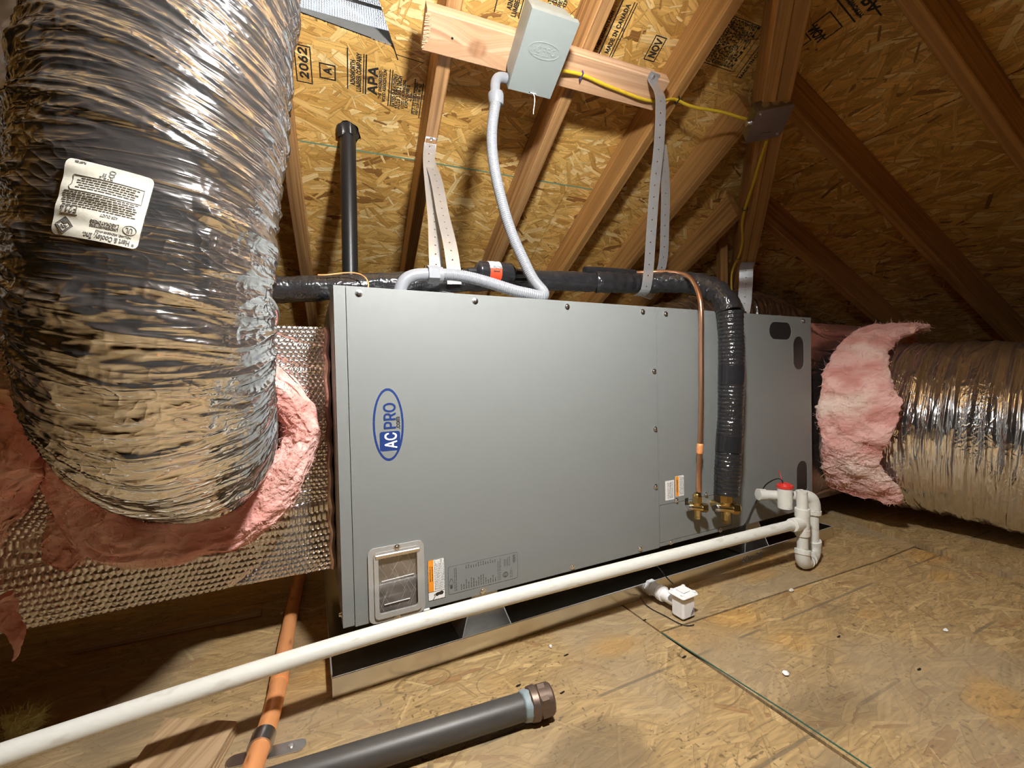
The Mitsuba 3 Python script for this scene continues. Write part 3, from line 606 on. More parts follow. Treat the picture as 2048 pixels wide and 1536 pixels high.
# ---------------------------------------------------------------- flexible ducts
def duct(axis, r, nth, step, seed, fine=1., amp=1., clear=None, step_far=None, taper=None, skew=0., far=None):
    C = curve(axis, step)
    if far is not None: C = C[~far(C) | (np.arange(len(C)) % 5 == 0)]
    t, A, B = frames(C); n = len(C)
    s = np.r_[0, np.cumsum(np.linalg.norm(np.diff(C, axis=0), axis=1))]
    th = np.pi+np.arange(nth)*2*np.pi/nth; S, TT = np.meshgrid(s, th, indexing='ij'); cx, sx = np.cos(TT), np.sin(TT)
    o = seed*13.7
    slow = meshkit.noise(np.stack([cx*1.4+o, sx*1.4, S*6], -1))
    warp = .022*(meshkit.noise(np.stack([cx*1.0+o, sx*1.0+5, S*2.2], -1))-.5)*2+.008*(meshkit.noise(np.stack([cx*2.2+o, sx*2.2+5, S*7], -1))-.5)
    S2 = S+warp+skew*sx
    def ridged(a, f, z, sharp):
        q = 1-np.abs(2*meshkit.noise(np.stack([cx*a+o+z, sx*a-z, S2*f], -1))-1); return q**sharp
    wire_ = np.cos(2*np.pi*(S2/.036+TT/(2*np.pi)))            # the spring inside holds the jacket out
    h = .0011*wire_*(.4+slow)
    h += .0040*(ridged(.6, 19, 3.1, 7)-.15)+.0036*(ridged(.8, 37, 7.7, 7)-.15)*(.4+1.2*slow)+.0018*(ridged(1.4, 75, 1.3, 5.)-.15)*fine+.0011*(ridged(1.9, 150, 5.3, 4.)-.2)*fine
    S2 = S+warp*1.6-.8*skew*sx+.03*cx; h += .0014*(ridged(1.5, 58, 9.1, 7.)-.1)*fine*np.clip(2*slow-.5, 0, 1)+.0008*(ridged(2.4, 190, 2.2, 3.)-.25)*fine
    h += .0011*(meshkit.noise(np.stack([cx*5+o, sx*5, S*26], -1))-.5)*fine
    h += .0014*(1-np.abs(2*meshkit.noise(np.stack([cx*14+o, sx*14, S*70+3*cx], -1))-1)-.5)*fine*np.clip(slow*2.4-.7, 0, 1.2)
    h += .008*(slow-.5)
    h *= amp
    if clear is not None: h = h*(1-clear(S, TT, C, A, B))+.001
    rr = r*(taper(s)[:, None] if taper else 1)+h
    P = C[:, None]+rr[..., None]*(cx[..., None]*A[:, None]+sx[..., None]*B[:, None])
    q = grid_faces(n, nth)
    return trimesh.Trimesh(P.reshape(-1, 3), np.vstack([q[:, [0, 2, 1]], q[:, [0, 3, 2]]]), process=False), (C, t, A, B, s, np.stack([S.ravel(), ((TT-np.pi)*r).ravel()], 1))
def outward(m, C):
    n = m.face_normals[:500]; c = m.triangles_center[:500]; k = np.argmin(np.linalg.norm(c[:, None]-C[None, ::8], axis=2), 1)
    if (n*(c-C[::8][k])).sum() < 0: m.invert()
    return m
d1 = thing('flexible_duct', 'large silver foil flexible duct with a paper label bending into the left plenum', 'duct')
AX1 = [(-1.0, -.10, 1.36), (-.62, -.08, 1.47), (-.30, -.08, 1.42), (-.172, -.105, 1.24), (-.174, -.142, 1.03), (-.188, -.175, .867), (-.200, -.178, .74), (-.209, -.162, .64), (-.214, -.120, .553), (-.219, -.045, .484), (-.226, .05, .450), (-.230, .145, .436)]
LABC = np.array([-.211, -.297, .722]); LS = np.array([.57, .70])    # about the label's middle
def clear_label(S, TT, C, A, B):
    P = C[:, None]+.1215*(np.cos(TT)[..., None]*A[:, None]+np.sin(TT)[..., None]*B[:, None])
    d = P-LABC; dx = np.linalg.norm(d[..., :2], axis=-1)
    return np.clip((.078-np.maximum(dx, np.abs(d[..., 2])))/.012, 0, 1)*.85
m1, f1 = duct(AX1, .1215, 640, .0014, 1, clear=clear_label, skew=.02, far=lambda C: (C[:, 2] > 1.16) | (C[:, 0] < -.3))
outward(m1, f1[0]); obj(d1+'__jacket', m1, 'foil_mat', smooth=True, uv=f1[5])
# the paper label, wrapped on the jacket, printed upside down
C1, t1, A1, B1, s1_, uv1_ = f1
i0 = int(np.argmin(np.abs(C1[:, 2]-LABC[2]))); c0 = C1[i0].copy(); tang = -N_(C1[i0+5]-C1[i0-5])      # upwards
phi0 = math.atan2(LABC[1]-c0[1], LABC[0]-c0[0]); tilt = math.radians(-9)
def on_duct(xy, off):
    """label coordinates (x to the viewer's right, y up) onto the jacket"""
    xy = np.asarray(xy)*LS; x = xy[:, 0]*math.cos(tilt)-xy[:, 1]*math.sin(tilt); y = xy[:, 0]*math.sin(tilt)+xy[:, 1]*math.cos(tilt)
    R_ = .1228+off; ph = phi0+x/.1228
    zz = c0[2]+y; lo = C1[np.abs(C1[:, 2]-LABC[2]) < .12]; cc = np.stack([np.interp(-zz, -lo[:, 2], lo[:, k]) for k in range(2)], 1)
    return np.stack([cc[:, 0]+R_*np.cos(ph), cc[:, 1]+R_*np.sin(ph), zz], 1)
def wrap_flat(m, dep=None): v = m.vertices; w = m.copy(); w.vertices = on_duct(v[:, :2], v[:, 2]); return w
lw, lh = .112, .098
gx, gy = np.linspace(-lw/2, lw/2, 40), np.linspace(-lh/2, lh/2, 36); GX, GY = np.meshgrid(gx, gy, indexing='ij')
cut = .007; kx = np.clip(np.abs(GX)-(lw/2-cut), 0, None); ky = np.clip(np.abs(GY)-(lh/2-cut), 0, None)
r_ = np.hypot(kx, ky); sc = np.where(r_ > cut, cut/np.maximum(r_, 1e-9), 1); GX2 = np.sign(GX)*(np.minimum(np.abs(GX), lw/2-cut)+kx*sc); GY2 = np.sign(GY)*(np.minimum(np.abs(GY), lh/2-cut)+ky*sc)
wav = lambda x, y: .0033+.00035*np.sin(y*240+x*25)+.0004*np.sin(y*95-x*60)
flat = np.stack([GX2.ravel(), GY2.ravel()], 1); q = grid_faces(40, 36, False)
lb = trimesh.Trimesh(on_duct(flat, wav(flat[:, 0], flat[:, 1])), np.vstack([q[:, [0, 1, 2]], q[:, [0, 2, 3]]]), process=False)
lk = obj(d1+'__paper_label', lb, 'paper_mat', smooth=True, label='cream paper label printed upside down')
pm = []
def lab_text(s, x, y, h, ln=None, bold=False, ms=pm):   # x, y in the label's own upright frame, origin at its centre; then turned by 180 degrees
    m = meshkit.text_mesh(s, h, .0003, bold=bold)
    if ln: m.vertices[:, 0] *= ln/np.ptp(m.vertices[:, 0])
    m = trimesh.Trimesh(*trimesh.remesh.subdivide_to_size(m.vertices, m.faces, .006)); v = m.vertices.copy(); X, Y_ = -(v[:, 0]+x), -(v[:, 1]+y)
    m.vertices = on_duct(np.stack([X, Y_], 1), wav(X, Y_)+.0002+v[:, 2]); ms.append(m)
def lab_poly(g):
    for gg in getattr(g, 'geoms', [g]):
        m = ext(gg, .0003); m = trimesh.Trimesh(*trimesh.remesh.subdivide_to_size(m.vertices, m.faces, .006)); v = m.vertices.copy(); X, Y_ = -v[:, 0], -v[:, 1]
        m.vertices = on_duct(np.stack([X, Y_], 1), wav(X, Y_)+.0002+v[:, 2]); pm.append(m)
lab_text('\u2217 Hart & Cooley, Inc.' if 0 else '* Hart & Cooley, Inc.', -.052, .040, .0062, .064, True)
lab_text('HOLLAND, MICHIGAN 49423', -.046, .0345, .0027, .044)
lab_text('UL', -.0465, .0235, .0065, .0085); lab_poly(affinity.scale(Point(-.0425, .0265).buffer(1), .0085, .0062).difference(affinity.scale(Point(-.0425, .0265).buffer(1), .0079, .0056)))
lab_text('UNDERWRITERS', -.029, .0275, .0036, .036); lab_text('LABORATORIES', -.029, .0225, .0036, .036); lab_text('AIR DUCT', -.025, .013, .0036, .022)
lab_text('F214', .026, .0105, .0078, .021); lab_poly(sbox(.025, .0205, .047, .0211))
dm = Polygon([(.0395, .047), (.0515, .0355), (.0395, .024), (.0275, .0355)]); lab_poly(dm.difference(dm.buffer(-.0008, join_style=2))); lab_poly(dm.buffer(-.0018, join_style=2).difference(dm.buffer(-.0024, join_style=2)))
for k in range(7): a = math.radians(30+20*k); lab_poly(Polygon([(.0395, .034), (.0395+.0058*math.cos(a-.09), .034-.0058*math.sin(a-.09)), (.0395+.0058*math.cos(a+.09), .034-.0058*math.sin(a+.09))]))
lab_text('ADC', .0345, .0355, .0035, .0095)
fr = Polygon([(-.048, -.010), (.042, -.010), (.045, -.014), (.042, -.018), (.042, -.030), (-.048, -.030)]); lab_poly(fr.difference(fr.buffer(-.0005, join_style=2)))
rr_ = random.Random(4)
for yy, x0, x1 in [(y, -.046, .05) for y in np.arange(-.0085, .010, .0029)]+[(y, -.043, .036) for y in np.arange(-.0275, -.012, .0031)]:
    x = x0+rr_.uniform(0, .006)
    while x < x1-.004:
        l = rr_.uniform(.003, .008); lab_poly(sbox(x, yy, min(x+l, x1), yy+.0010)); x += l+.0013
lab_text('R-4.2', -.008, -.034, .0042, .017); lab_text('8"', -.010, -.0445, .0095, .015)
lab_text('PLANT 001', .030, -.0475, .0026, .014)
obj(lk+'__print', cat(pm), 'label_ink_mat')
# the pleat where the jacket folds at the inside of the bend
obj(d1+'__tape', tube(curve([(-.095, -.205, .668), (-.082, -.16, .655), (-.084, -.11, .645), (-.095, -.06, .63)], .004), .0042, 10), 'bubble_foil_mat', smooth=True)

d2 = thing('flexible_duct', 'large silver foil flexible duct leaving the right plenum towards the viewer', 'duct')
ax = N_((.17, -.98, -.058)); p0 = np.array([1.80, .05, .365])
m2, f2 = duct([p0+ax*s for s in (-.02, .15, .3, .45, .6, .75, .9)], .278, 760, .0026, 2, amp=1.25)
outward(m2, f2[0]); obj(d2+'__jacket', m2, 'foil_mat', smooth=True, uv=f2[5])
d3 = thing('flexible_duct', 'foil duct humped up behind the top right corner of the air handler', 'duct')
m3, f3 = duct([(.9, .76, .58), (1.25, .74, .68), (1.55, .72, .755), (1.85, .71, .835), (2.06, .70, .855), (2.35, .69, .80), (2.65, .66, .70), (2.9, .62, .60)], .135, 300, .004, 3, amp=1.4)
outward(m3, f3[0]); obj(d3+'__jacket', m3, 'foil_mat', smooth=True, uv=f3[5])
d4 = thing('flexible_duct', 'gray foil duct in the upper left corner, behind the labelled duct', 'duct')
m4, f4 = duct([(-1.1, .40, .82), (-.74, .28, .98), (-.53, .20, 1.18), (-.43, .14, 1.42)], .11, 300, .004, 4, amp=.7)
outward(m4, f4[0]); obj(d4+'__jacket', m4, 'dusty_foil_mat', smooth=True, uv=f4[5])

# ---------------------------------------------------------------- pink insulation
def fluffy(P, amp, seed, f=14):
    """offsets a (..., 3) array of points by cloudy noise"""
    return np.stack([meshkit.fbm(P*f+seed+31*k, 5, seed+k)-.5 for k in range(3)], -1)*amp
def shell_torus(center, e1, e2, e3, R, ru, rv_, n=420, k=90, amp=.03, seed=0, arc=(0, 2*np.pi), rmod=None):
    a = np.linspace(*arc, n, endpoint=abs(arc[1]-arc[0]) < 6.2); b = np.arange(k)*2*np.pi/k; Aa, Bb = np.meshgrid(a, b, indexing='ij')
    rad = R*(rmod(Aa) if rmod else 1)+ru*np.cos(Bb); P = center+(np.cos(Aa)*rad)[..., None]*e1+(np.sin(Aa)*rad)[..., None]*e2+(rv_*np.sin(Bb))[..., None]*e3
    nl = N_(e3)
    P = P+fluffy(P, amp, seed)
    lay = (meshkit.noise(np.stack([Aa*3+seed, Bb*5, Aa*0], -1))-.5); P = P+(lay*.012)[..., None]*e3
    full = abs(arc[1]-arc[0]) > 6.2; v = P.reshape(-1, 3); i, j = np.meshgrid(np.arange(n if full else n-1), np.arange(k), indexing='ij')
    q = np.stack([i*k+j, i*k+(j+1) % k, ((i+1) % n)*k+(j+1) % k, ((i+1) % n)*k+j], -1).reshape(-1, 4)
    m = trimesh.Trimesh(v, np.vstack([q[:, [0, 1, 2]], q[:, [0, 2, 3]]]), process=False)
    if full and m.volume < 0: m.invert()
    return m
def fuzz(m, n, l, seed, r=.00035):
    """fine loose fibers standing off a fluffy surface"""
    g = np.random.default_rng(seed); P, fi = trimesh.sample.sample_surface(m, n, seed=seed); nn = m.face_normals[fi]; out_v, out_f = [], []
    for p, d in zip(P, nn):
        d2 = N_(d+g.normal(0, .9, 3)); d3 = N_(d2+g.normal(0, .7, 3)); L = l*g.uniform(.4, 1.3); a, b, c = p-d*.001, p+d2*L*.5, p+d2*L*.5+d3*L*.5
        s = N_(np.cross(d2, g.normal(0, 1, 3)))*r; k = len(out_v)*1; base = len(out_v)
        out_v += [a-s, a+s, b-s*.8, b+s*.8, c]; out_f += [(base, base+1, base+3), (base, base+3, base+2), (base+2, base+3, base+4)]
    return trimesh.Trimesh(out_v, out_f, process=False)
pk = thing('insulation_wrap', 'pink fiberglass collar around the foil elbow where it enters the left plenum', 'insulation')
X_, Y_, Z_ = np.array([1., 0, 0]), np.array([0, 1., 0]), np.array([0, 0, 1.])
mp = shell_torus(np.array([-.232, .108, .432]), X_, Z_, Y_, .164, .034, .046, amp=.040, seed=1, rmod=lambda a: 1+.05*np.sin(a*2+.5)+.03*np.sin(a*5))
mp.vertices[:, 1] = np.minimum(mp.vertices[:, 1], .144)
obj(pk+'__batt', mp, 'pink_mat', smooth=True); obj(pk+'__loose_fibers', fuzz(mp, 5000, .012, 1), 'pink_fiber_mat', kind='stuff')
pk2 = thing('insulation_wrap', 'torn pink fiberglass hanging in front of the foil plenum at the left edge', 'insulation')
ic = trimesh.creation.icosphere(6); v = ic.vertices*np.array([.145, .065, .22]); v[:, 0] += .035*np.sin(v[:, 2]*9); v = v+fluffy(v, .11, 5, 9); v = v+fluffy(v, .03, 6, 40)
v[:, 0] *= np.where(v[:, 2] < 0, 1-.55*np.clip(-v[:, 2]/.2, 0, 1), 1); v += np.array([-.575, .085, .367]); v[:, 1] = np.minimum(v[:, 1], .141)
ic.vertices = v; obj(pk2+'__batt', ic, 'pink_mat', smooth=True); obj(pk2+'__loose_fibers', fuzz(ic, 3000, .018, 2), 'pink_fiber_mat', kind='stuff')
tw = curve([(-.485, .095, .228), (-.468, .09, .200), (-.453, .08, .178), (-.453, .07, .145)], .002); tm = tube(tw, np.linspace(.024, .001, len(tw)), 20)
tm.vertices += fluffy(tm.vertices, .012, 9, 60); obj(pk2+'__torn_tail', tm, 'pink_mat', smooth=True)
fl_ = trimesh.creation.icosphere(4); v = fl_.vertices*np.array([.028, .012, .05])+fluffy(fl_.vertices*.06, .03, 12, 40)+np.array([-.408, .118, .300]); fl_.vertices = v
obj(pk2+'__torn_flap', fl_, 'pink_mat', smooth=True)
pk3 = thing('insulation_wrap', 'pink fiberglass batt wrapped around the big duct at the right plenum', 'insulation')
a_ = np.linspace(-.25*np.pi, 1.35*np.pi, 560); b_ = np.arange(110)*2*np.pi/110; Aa, Bb = np.meshgrid(a_, b_, indexing='ij')
e1 = N_(np.cross(ax, Z_)); e1 = -e1 if e1[0] > 0 else e1; e2 = N_(np.cross(e1, ax)); e2 = e2 if e2[2] > 0 else -e2
lenw = .070*(1+.22*np.sin(Aa*1.7+.9)+.16*np.sin(Aa*4+1))          # half width along the duct
lenw = lenw+.026*np.exp(-((Aa-.5*np.pi)/.30)**2)+.045*np.exp(-((Aa+.22*np.pi)/.3)**2)
rad = .322+.016*np.cos(Bb)+.012*np.sin(Aa*3)+.035*np.exp(-((Aa-.55*np.pi)/.4)**2)*(np.sin(Bb) > -2)*(.5+.5*np.sin(Bb))
sl = .002+lenw*(1+np.clip(np.abs(np.sin(Bb))**.6, 0, 1)*np.sign(np.sin(Bb)))
P = p0+np.array([-.012, 0, 0])+sl[..., None]*ax+(rad*np.cos(Aa))[..., None]*e1+(rad*np.sin(Aa))[..., None]*e2
P = P+fluffy(P, .055, 21, 7)+fluffy(P, .03, 23, 22)+fluffy(P, .010, 25, 70)
i, j = np.meshgrid(np.arange(559), np.arange(110), indexing='ij'); q = np.stack([i*110+j, i*110+(j+1) % 110, (i+1)*110+(j+1) % 110, (i+1)*110+j], -1).reshape(-1, 4)
m = trimesh.Trimesh(P.reshape(-1, 3), np.vstack([q[:, [0, 1, 2]], q[:, [0, 2, 3]]]), process=False)
m.vertices[:, 1] = np.minimum(m.vertices[:, 1], .043)
obj(pk3+'__batt', m, 'pink_mat', smooth=True); obj(pk3+'__loose_fibers', fuzz(m, 3500, .02, 3, .0005), 'pink_fiber_mat', kind='stuff')
tf = trimesh.creation.icosphere(4); v = tf.vertices*.022; v += fluffy(v, .03, 3, 60); tf.vertices = v*np.array([1, 1, .9])+np.array([-.462, .108, .022])
tuft = thing('fiber_tuft', 'small yellow-green insulation tuft on the floor at the lower left', 'insulation'); obj(tuft+'__clump', tf, 'yellow_fiber_mat', smooth=True); obj(tuft+'__loose_fibers', fuzz(tf, 500, .022, 5), 'yellow_fiber_mat', kind='stuff')

# ---------------------------------------------------------------- refrigerant lines
sl_ = thing('suction_line', 'thick black insulated refrigerant line running over and down the front of the air handler', 'pipe')
HP = [(-.85, .22, .715), (-.4, .22, .733), (-.114, .22, .750), (.005, .22, .762), (.288, .22, .800), (.55, .218, .822), (.76, .215, .832)]
c1 = curve(HP, .006); ss = np.arange(len(c1))
h1 = tube(c1, .0285, 40); h1.vertices += fluffy(h1.vertices, .010, 41, 38)
obj(sl_+'__wrapped_run', h1, 'black_film_mat', smooth=True, label='glossy black taped run')
c2 = curve([(.74, .216, .831), (.84, .212, .836), (.92, .20, .838), (.955, .150, .834), (.985, .075, .818), (.995, .0, .778), (.994, -.040, .715)], .004)
h2 = tube(c2, .031+.0012*np.sin(np.arange(len(c2))*.75), 40); h2.vertices += fluffy(h2.vertices, .006, 43, 40)
obj(sl_+'__elbow', h2, 'black_film_mat', smooth=True, label='black taped elbow')
c3 = curve([(.994, -.041, .716), (.993, -.045, .60), (.985, -.045, .42), (.973, -.045, .30), (.966, -.045, .222)], .0012)
zc = c3[:, 2]; rib = .0012*np.abs(np.sin(np.pi*c3[:, 2]/.0105)); h3 = tube(c3, .0312+rib-.0006*np.sin(zc*60), 44)
h3.vertices += fluffy(h3.vertices, .0022, 45, 90)
obj(sl_+'__corrugated_sleeve', h3, 'black_film_mat', smooth=True, label='black ribbed insulation sleeve')
for z0, z1 in ((.512, .570), (.332, .380)):
    s = c3[(c3[:, 2] > z0) & (c3[:, 2] < z1)][::6]; tb = tube(s, .0334, 40); tb.vertices += fluffy(tb.vertices, .002, 47, 60)
    obj(sl_+'__tape_band', tb, 'black_tape_mat', smooth=40, label='black tape band')
ll = thing('liquid_line', 'thin bare copper refrigerant line bending down the front of the air handler', 'pipe')
CP = [(.80, .215, .868), (.87, .210, .868), (.935, .165, .867), (.957, .10, .850), (.925, .02, .806), (.898, -.026, .745), (.896, -.030, .66), (.893, -.030, .50), (.889, -.030, .41), (.884, -.030, .345), (.879, -.030, .236)]
cc = curve(CP, .004); obj(ll+'__pipe', tube(cc, .0066, 20), 'copper_mat', smooth=True)
k = int(np.argmin(np.abs(cc[:, 2]-.352)+(cc[:, 1] > 0)*9)); obj(ll+'__joint', tube(cc[k-3:k+5], [.0072, .0082, .0085, .0085, .0085, .0085, .008, .0072], 20), 'old_copper_mat', smooth=True, label='brown brazed joint')
obj(ll+'__sleeve_end', tube(curve([(.70, .213, .862), (.76, .214, .866), (.885, .208, .868)], .01), .0115, 20), 'black_tape_mat', smooth=40, label='black sleeve end')
fd = thing('filter_drier', 'black taped filter drier with a red label on the line above the air handler', 'filter')
ad = N_((.112, 0, .004)); pd_ = np.array([.338, .170, .817])
obj(fd+'__body', lathe(pd_, ad, [(-.02, .008), (0, .010), (.004, .020), (.012, .0265), (.095, .0265), (.104, .020), (.112, .011), (.15, .009)], 32), 'black_tape_mat', smooth=40)
lp = lathe(pd_, ad, [(.030, .0266), (.0301, .0272), (.062, .0272), (.0621, .0266)], 40); obj(fd+'__label', lp, 'label_red_mat', smooth=40, label='red label')
wpp = tube(np.array([pd_+ad*s for s in (.030, .062)]), .02735, 40, caps=False); tri = wpp.triangles_center; keep = np.einsum('ij,j->i', tri-(pd_+ad*.046), [0, -.6, .8]) > .019
wp2 = trimesh.Trimesh(wpp.vertices, wpp.faces[keep], process=False); obj(fd+'__label__white_top', wp2, 'label_white_mat', smooth=True)
obj(fd+'__label__flow_print', cat([frame_map(meshkit.text_mesh('FLOW', .006, .0004, True), pd_+ad*.038+np.array([0, -.0275, .004]), ad, [0, .15, .99], [0, -.99, .15]), frame_map(ext(Polygon([(0, 0), (.004, .003), (.004, .001), (.014, .001), (.014, .003), (.018, 0), (.014, -.003), (.014, -.001), (.004, -.001), (.004, -.003)]), .0004), pd_+ad*.038+np.array([0, -.0277, -.003]), ad, [0, 0, 1], [0, -1, 0])]), 'ink_mat')
tl = thing('cable_tie_wire', 'thin brown wire loop over the black line beside the vent pipe', 'wire')
obj(tl+'__wire', tube(curve([(-.02, .19, .783), (.03, .185, .790), (.062, .175, .789), (.077, .160, .775), (.076, .15, .745)], .003), .0018, 8), 'old_copper_mat', smooth=True)
def valve(lab, x, y, z, s):
    v = thing('service_valve', lab, 'valve')
    obj(v+'__nut', hexnut((x, y, z+.012*s), (0, 0, 1), .0135*s, .018*s, .3), 'brass_mat')
    obj(v+'__neck', lathe((x, y, z+.030*s), (0, 0, 1), [(0, .0115*s), (.004*s, .0105*s), (.008*s, .0085*s)], 24), 'brass_mat', smooth=35)
    obj(v+'__body', cat([lathe((x, y, z-.028*s), (0, 0, 1), [(0, .0075*s), (.002*s, .009*s), (.012*s, .009*s), (.020*s, .0105*s), (.042*s, .0105*s)], 24), lathe((x-.018*s, y+.006*s, z), (1, -.55, -.1), [(-.004*s, .007*s), (0, .0085*s), (.026*s, .0095*s), (.030*s, .0105*s)], 24), lathe((x, y, z), (0, 1, 0), [(0, .008*s), (abs(y), .008*s)], 20)]), 'brass_mat', smooth=35)
    obj(v+'__cap', cat([hexnut((x+.010*s, y-.007*s, z-.002), (1, -.55, -.1), .0125*s, .013*s, .2), lathe((x+.010*s, y-.007*s, z-.002), (1, -.55, -.1), [(.013*s, .0115*s), (.016*s, .009*s)], 20)]), 'brass_mat')
    obj(v+'__port', lathe((x-.017*s, y+.004*s, z), (-1, .2, .1), [(0, .0085*s), (.006*s, .009*s), (.008*s, .0065*s), (.013*s, .006*s)], 20), 'screw_mat', smooth=35)
    obj(v+'__stem', hexnut((x, y, z-.034*s), (0, 0, 1), .0085*s, .010*s), 'brass_mat')
valve('small brass service valve under the thin copper line', .879, -.024, .196, .95)
valve('large brass service valve under the black insulated line', .966, -.043, .186, 1.25)

# ---------------------------------------------------------------- condensate drain
dt = thing('condensate_drain', 'white plastic drain pipe with a U-shaped trap sloping along the front of the drain pan', 'pipe')
PVC = [(1.155, -.122, .1345), (.80, -.106, .1315), (.443, -.091, .128), (-.0095, -.082, .122), (-.387, -.104, .113), (-.9, -.14, .10)]
obj(dt+'__pipe', tube(curve(PVC, .02), .0135, 28), 'pvc_mat', smooth=True)
LXp, LYp, RXp, RYp = 1.165, -.125, 1.256, -.103
def pv(key, mesh, **k): return obj(dt+'__'+key, mesh, 'pvc_mat', smooth=35, **k)
pv('standpipe', stick((LXp, LYp, .03), (LXp, LYp, .222), .0135, 28))
pv('tee', cat([lathe((LXp, LYp, .100), (0, 0, 1), [(0, .0172), (.002, .0182), (.018, .0182), (.019, .0172), (.052, .0172), (.053, .0182), (.073, .0182), (.075, .0172)], 32), lathe((LXp, LYp, .1352), (-1, .045, -.01), [(.008, .0168), (.024, .0168), (.0245, .0180), (.042, .0180), (.0435, .0168)], 32)]))
def elbow(key, pts, r=.0178):
    c = curve(pts, .003); t, A, B = frames(c); m = tube(c, r, 28)
    e = [lathe(c[0], t[0], [(0, r), (.0005, r+.0018), (.012, r+.0018), (.0125, r)], 28), lathe(c[-1], -t[-1], [(0, r), (.0005, r+.0018), (.012, r+.0018), (.0125, r)], 28)]
    pv(key, cat([m]+e))
elbow('bottom_elbow', [(LXp, LYp, .062), (LXp, LYp, .040), (LXp+.008, LYp+.002, .025), (LXp+.026, LYp+.006, .020), (LXp+.040, LYp+.010, .020)])
elbow('bottom_elbow', [(RXp, RYp, .062), (RXp, RYp, .040), (RXp-.008, RYp-.002, .025), (RXp-.026, RYp-.006, .020), (RXp-.040, RYp-.010, .020)])
pv('riser', stick((RXp, RYp, .05), (RXp, RYp, .155), .0135, 28))
elbow('top_elbow', [(RXp, RYp, .138), (RXp, RYp, .165), (RXp-.007, RYp+.004, .184), (RXp-.022, RYp+.012, .190), (RXp-.036, RYp+.018, .190)])
pv('inlet_pipe', stick((RXp-.03, RYp+.015, .190), (1.12, -.045, .199), .0135, 28))
pv('switch_body', lathe((1.158, -.083, .165), (0, 0, 1), [(0, .0175), (.002, .0185), (.055, .0185), (.057, .0175)], 32))
pv('inlet_cap', lathe((1.125, -.047, .199), (-.8, .35, .05), [(0, .0160), (.02, .0165), (.021, .015)], 28))
obj(dt+'__red_cap', cat([lathe((1.158, -.083, .222), (0, 0, 1), [(0, .0195), (.001, .0205), (.008, .0205), (.0095, .0195), (.010, .014), (.013, .013)], 32), cbox(1.146, 1.17, -.090, -.076, .232, .236, .001)]), 'red_plastic_mat', smooth=35, label='red float switch cap')
obj(dt+'__inlet_cap', lathe((1.118, -.044, .199), (-.8, .35, .05), [(.015, .0185), (.022, .019), (.03, .012)], 20), 'rubber_mat', smooth=35) if 0 else None
w1 = thing('switch_wire', 'thin black wire from the red cap down the gray panel into the pan', 'wire')
obj(w1+'__wire', tube(curve([(1.150, -.083, .236), (1.146, -.08, .247), (1.150, -.05, .236), (1.165, -.012, .198), (1.145, -.008, .168), (1.118, -.008, .140), (1.098, -.009, .114), (1.065, -.012, .102), (.99, -.02, .099), (.93, -.012, .092)], .004), .0016, 8), 'dark_mat', smooth=True)
obj(w1+'__pigtail', tube(curve([(1.153, -.083, .236), (1.156, -.07, .262), (1.160, -.065, .268), (1.161, -.07, .250), (1.158, -.08, .238)], .003), .0009, 6), 'red_plastic_mat', smooth=True)
fs = thing('float_switch', 'white float switch box on a gray pipe stub at the front of the drain pan', 'switch')
fd_ = N_((.05, -1, 0.)); fr_ = np.array([.702, -.030, .027])
obj(fs+'__stub', cat([lathe(fr_, fd_, [(0, .0155), (.035, .0155)], 28), lathe(fr_, fd_, [(.0, .019), (.012, .019)], 6)]), 'gray_pvc_mat', smooth=35, label='gray pipe stub')
obj(fs+'__adapter', lathe(fr_, fd_, [(.033, .0175), (.045, .0178), (.046, .0135), (.09, .0135)], 28), 'white_plastic_mat', smooth=35)
M = trimesh.transformations.rotation_matrix(math.radians(3), [0, 0, 1], [.706, -.125, 0])
def fbox(*a): m = cbox(*a); m.apply_transform(M); return m
obj(fs+'__housing', fbox(.688, .728, -.146, -.112, .003, .050, .004), 'white_plastic_mat')
obj(fs+'__lid', cat([fbox(.682, .734, -.152, -.106, .050, .0585, .004)]+[frame_map(trimesh.creation.cylinder(.004, .003, sections=14), [x, y, .0595], X_, Y_, Z_) for x, y in ((.690, -.144), (.726, -.144), (.690, -.114), (.726, -.114))]+[fbox(.697, .719, -.140, -.116, .0585, .0635, .002)]), 'white_plastic_mat', label='white lid with screw posts')
obj(fs+'__mark', frame_map(ext(shapely.union_all([LineString([(0, 0), (.008, .014)]).buffer(.0007), LineString([(.008, .014), (.012, .004)]).buffer(.0007), Point(.006, .006).buffer(.0025)]), .0003), [.712, -.1475, .012], X_, Z_, -Y_), 'print_gray_mat')
w2 = thing('switch_wire', 'thin black wire looping from the pan to the white float switch box', 'wire')
obj(w2+'__wire', tube(curve([(.745, .02, .060), (.735, -.02, .068), (.722, -.06, .064), (.708, -.10, .063)], .004), .0014, 8), 'dark_mat', smooth=True)
w3 = thing('switch_wire', 'thin black wire lying on the floor left of the white float switch box', 'wire')
obj(w3+'__wire', tube(curve([(.668, -.035, .012), (.665, -.07, .002), (.672, -.115, .002), (.685, -.160, .002), (.700, -.166, .003)], .004), .0011, 8), 'dark_mat', smooth=True)

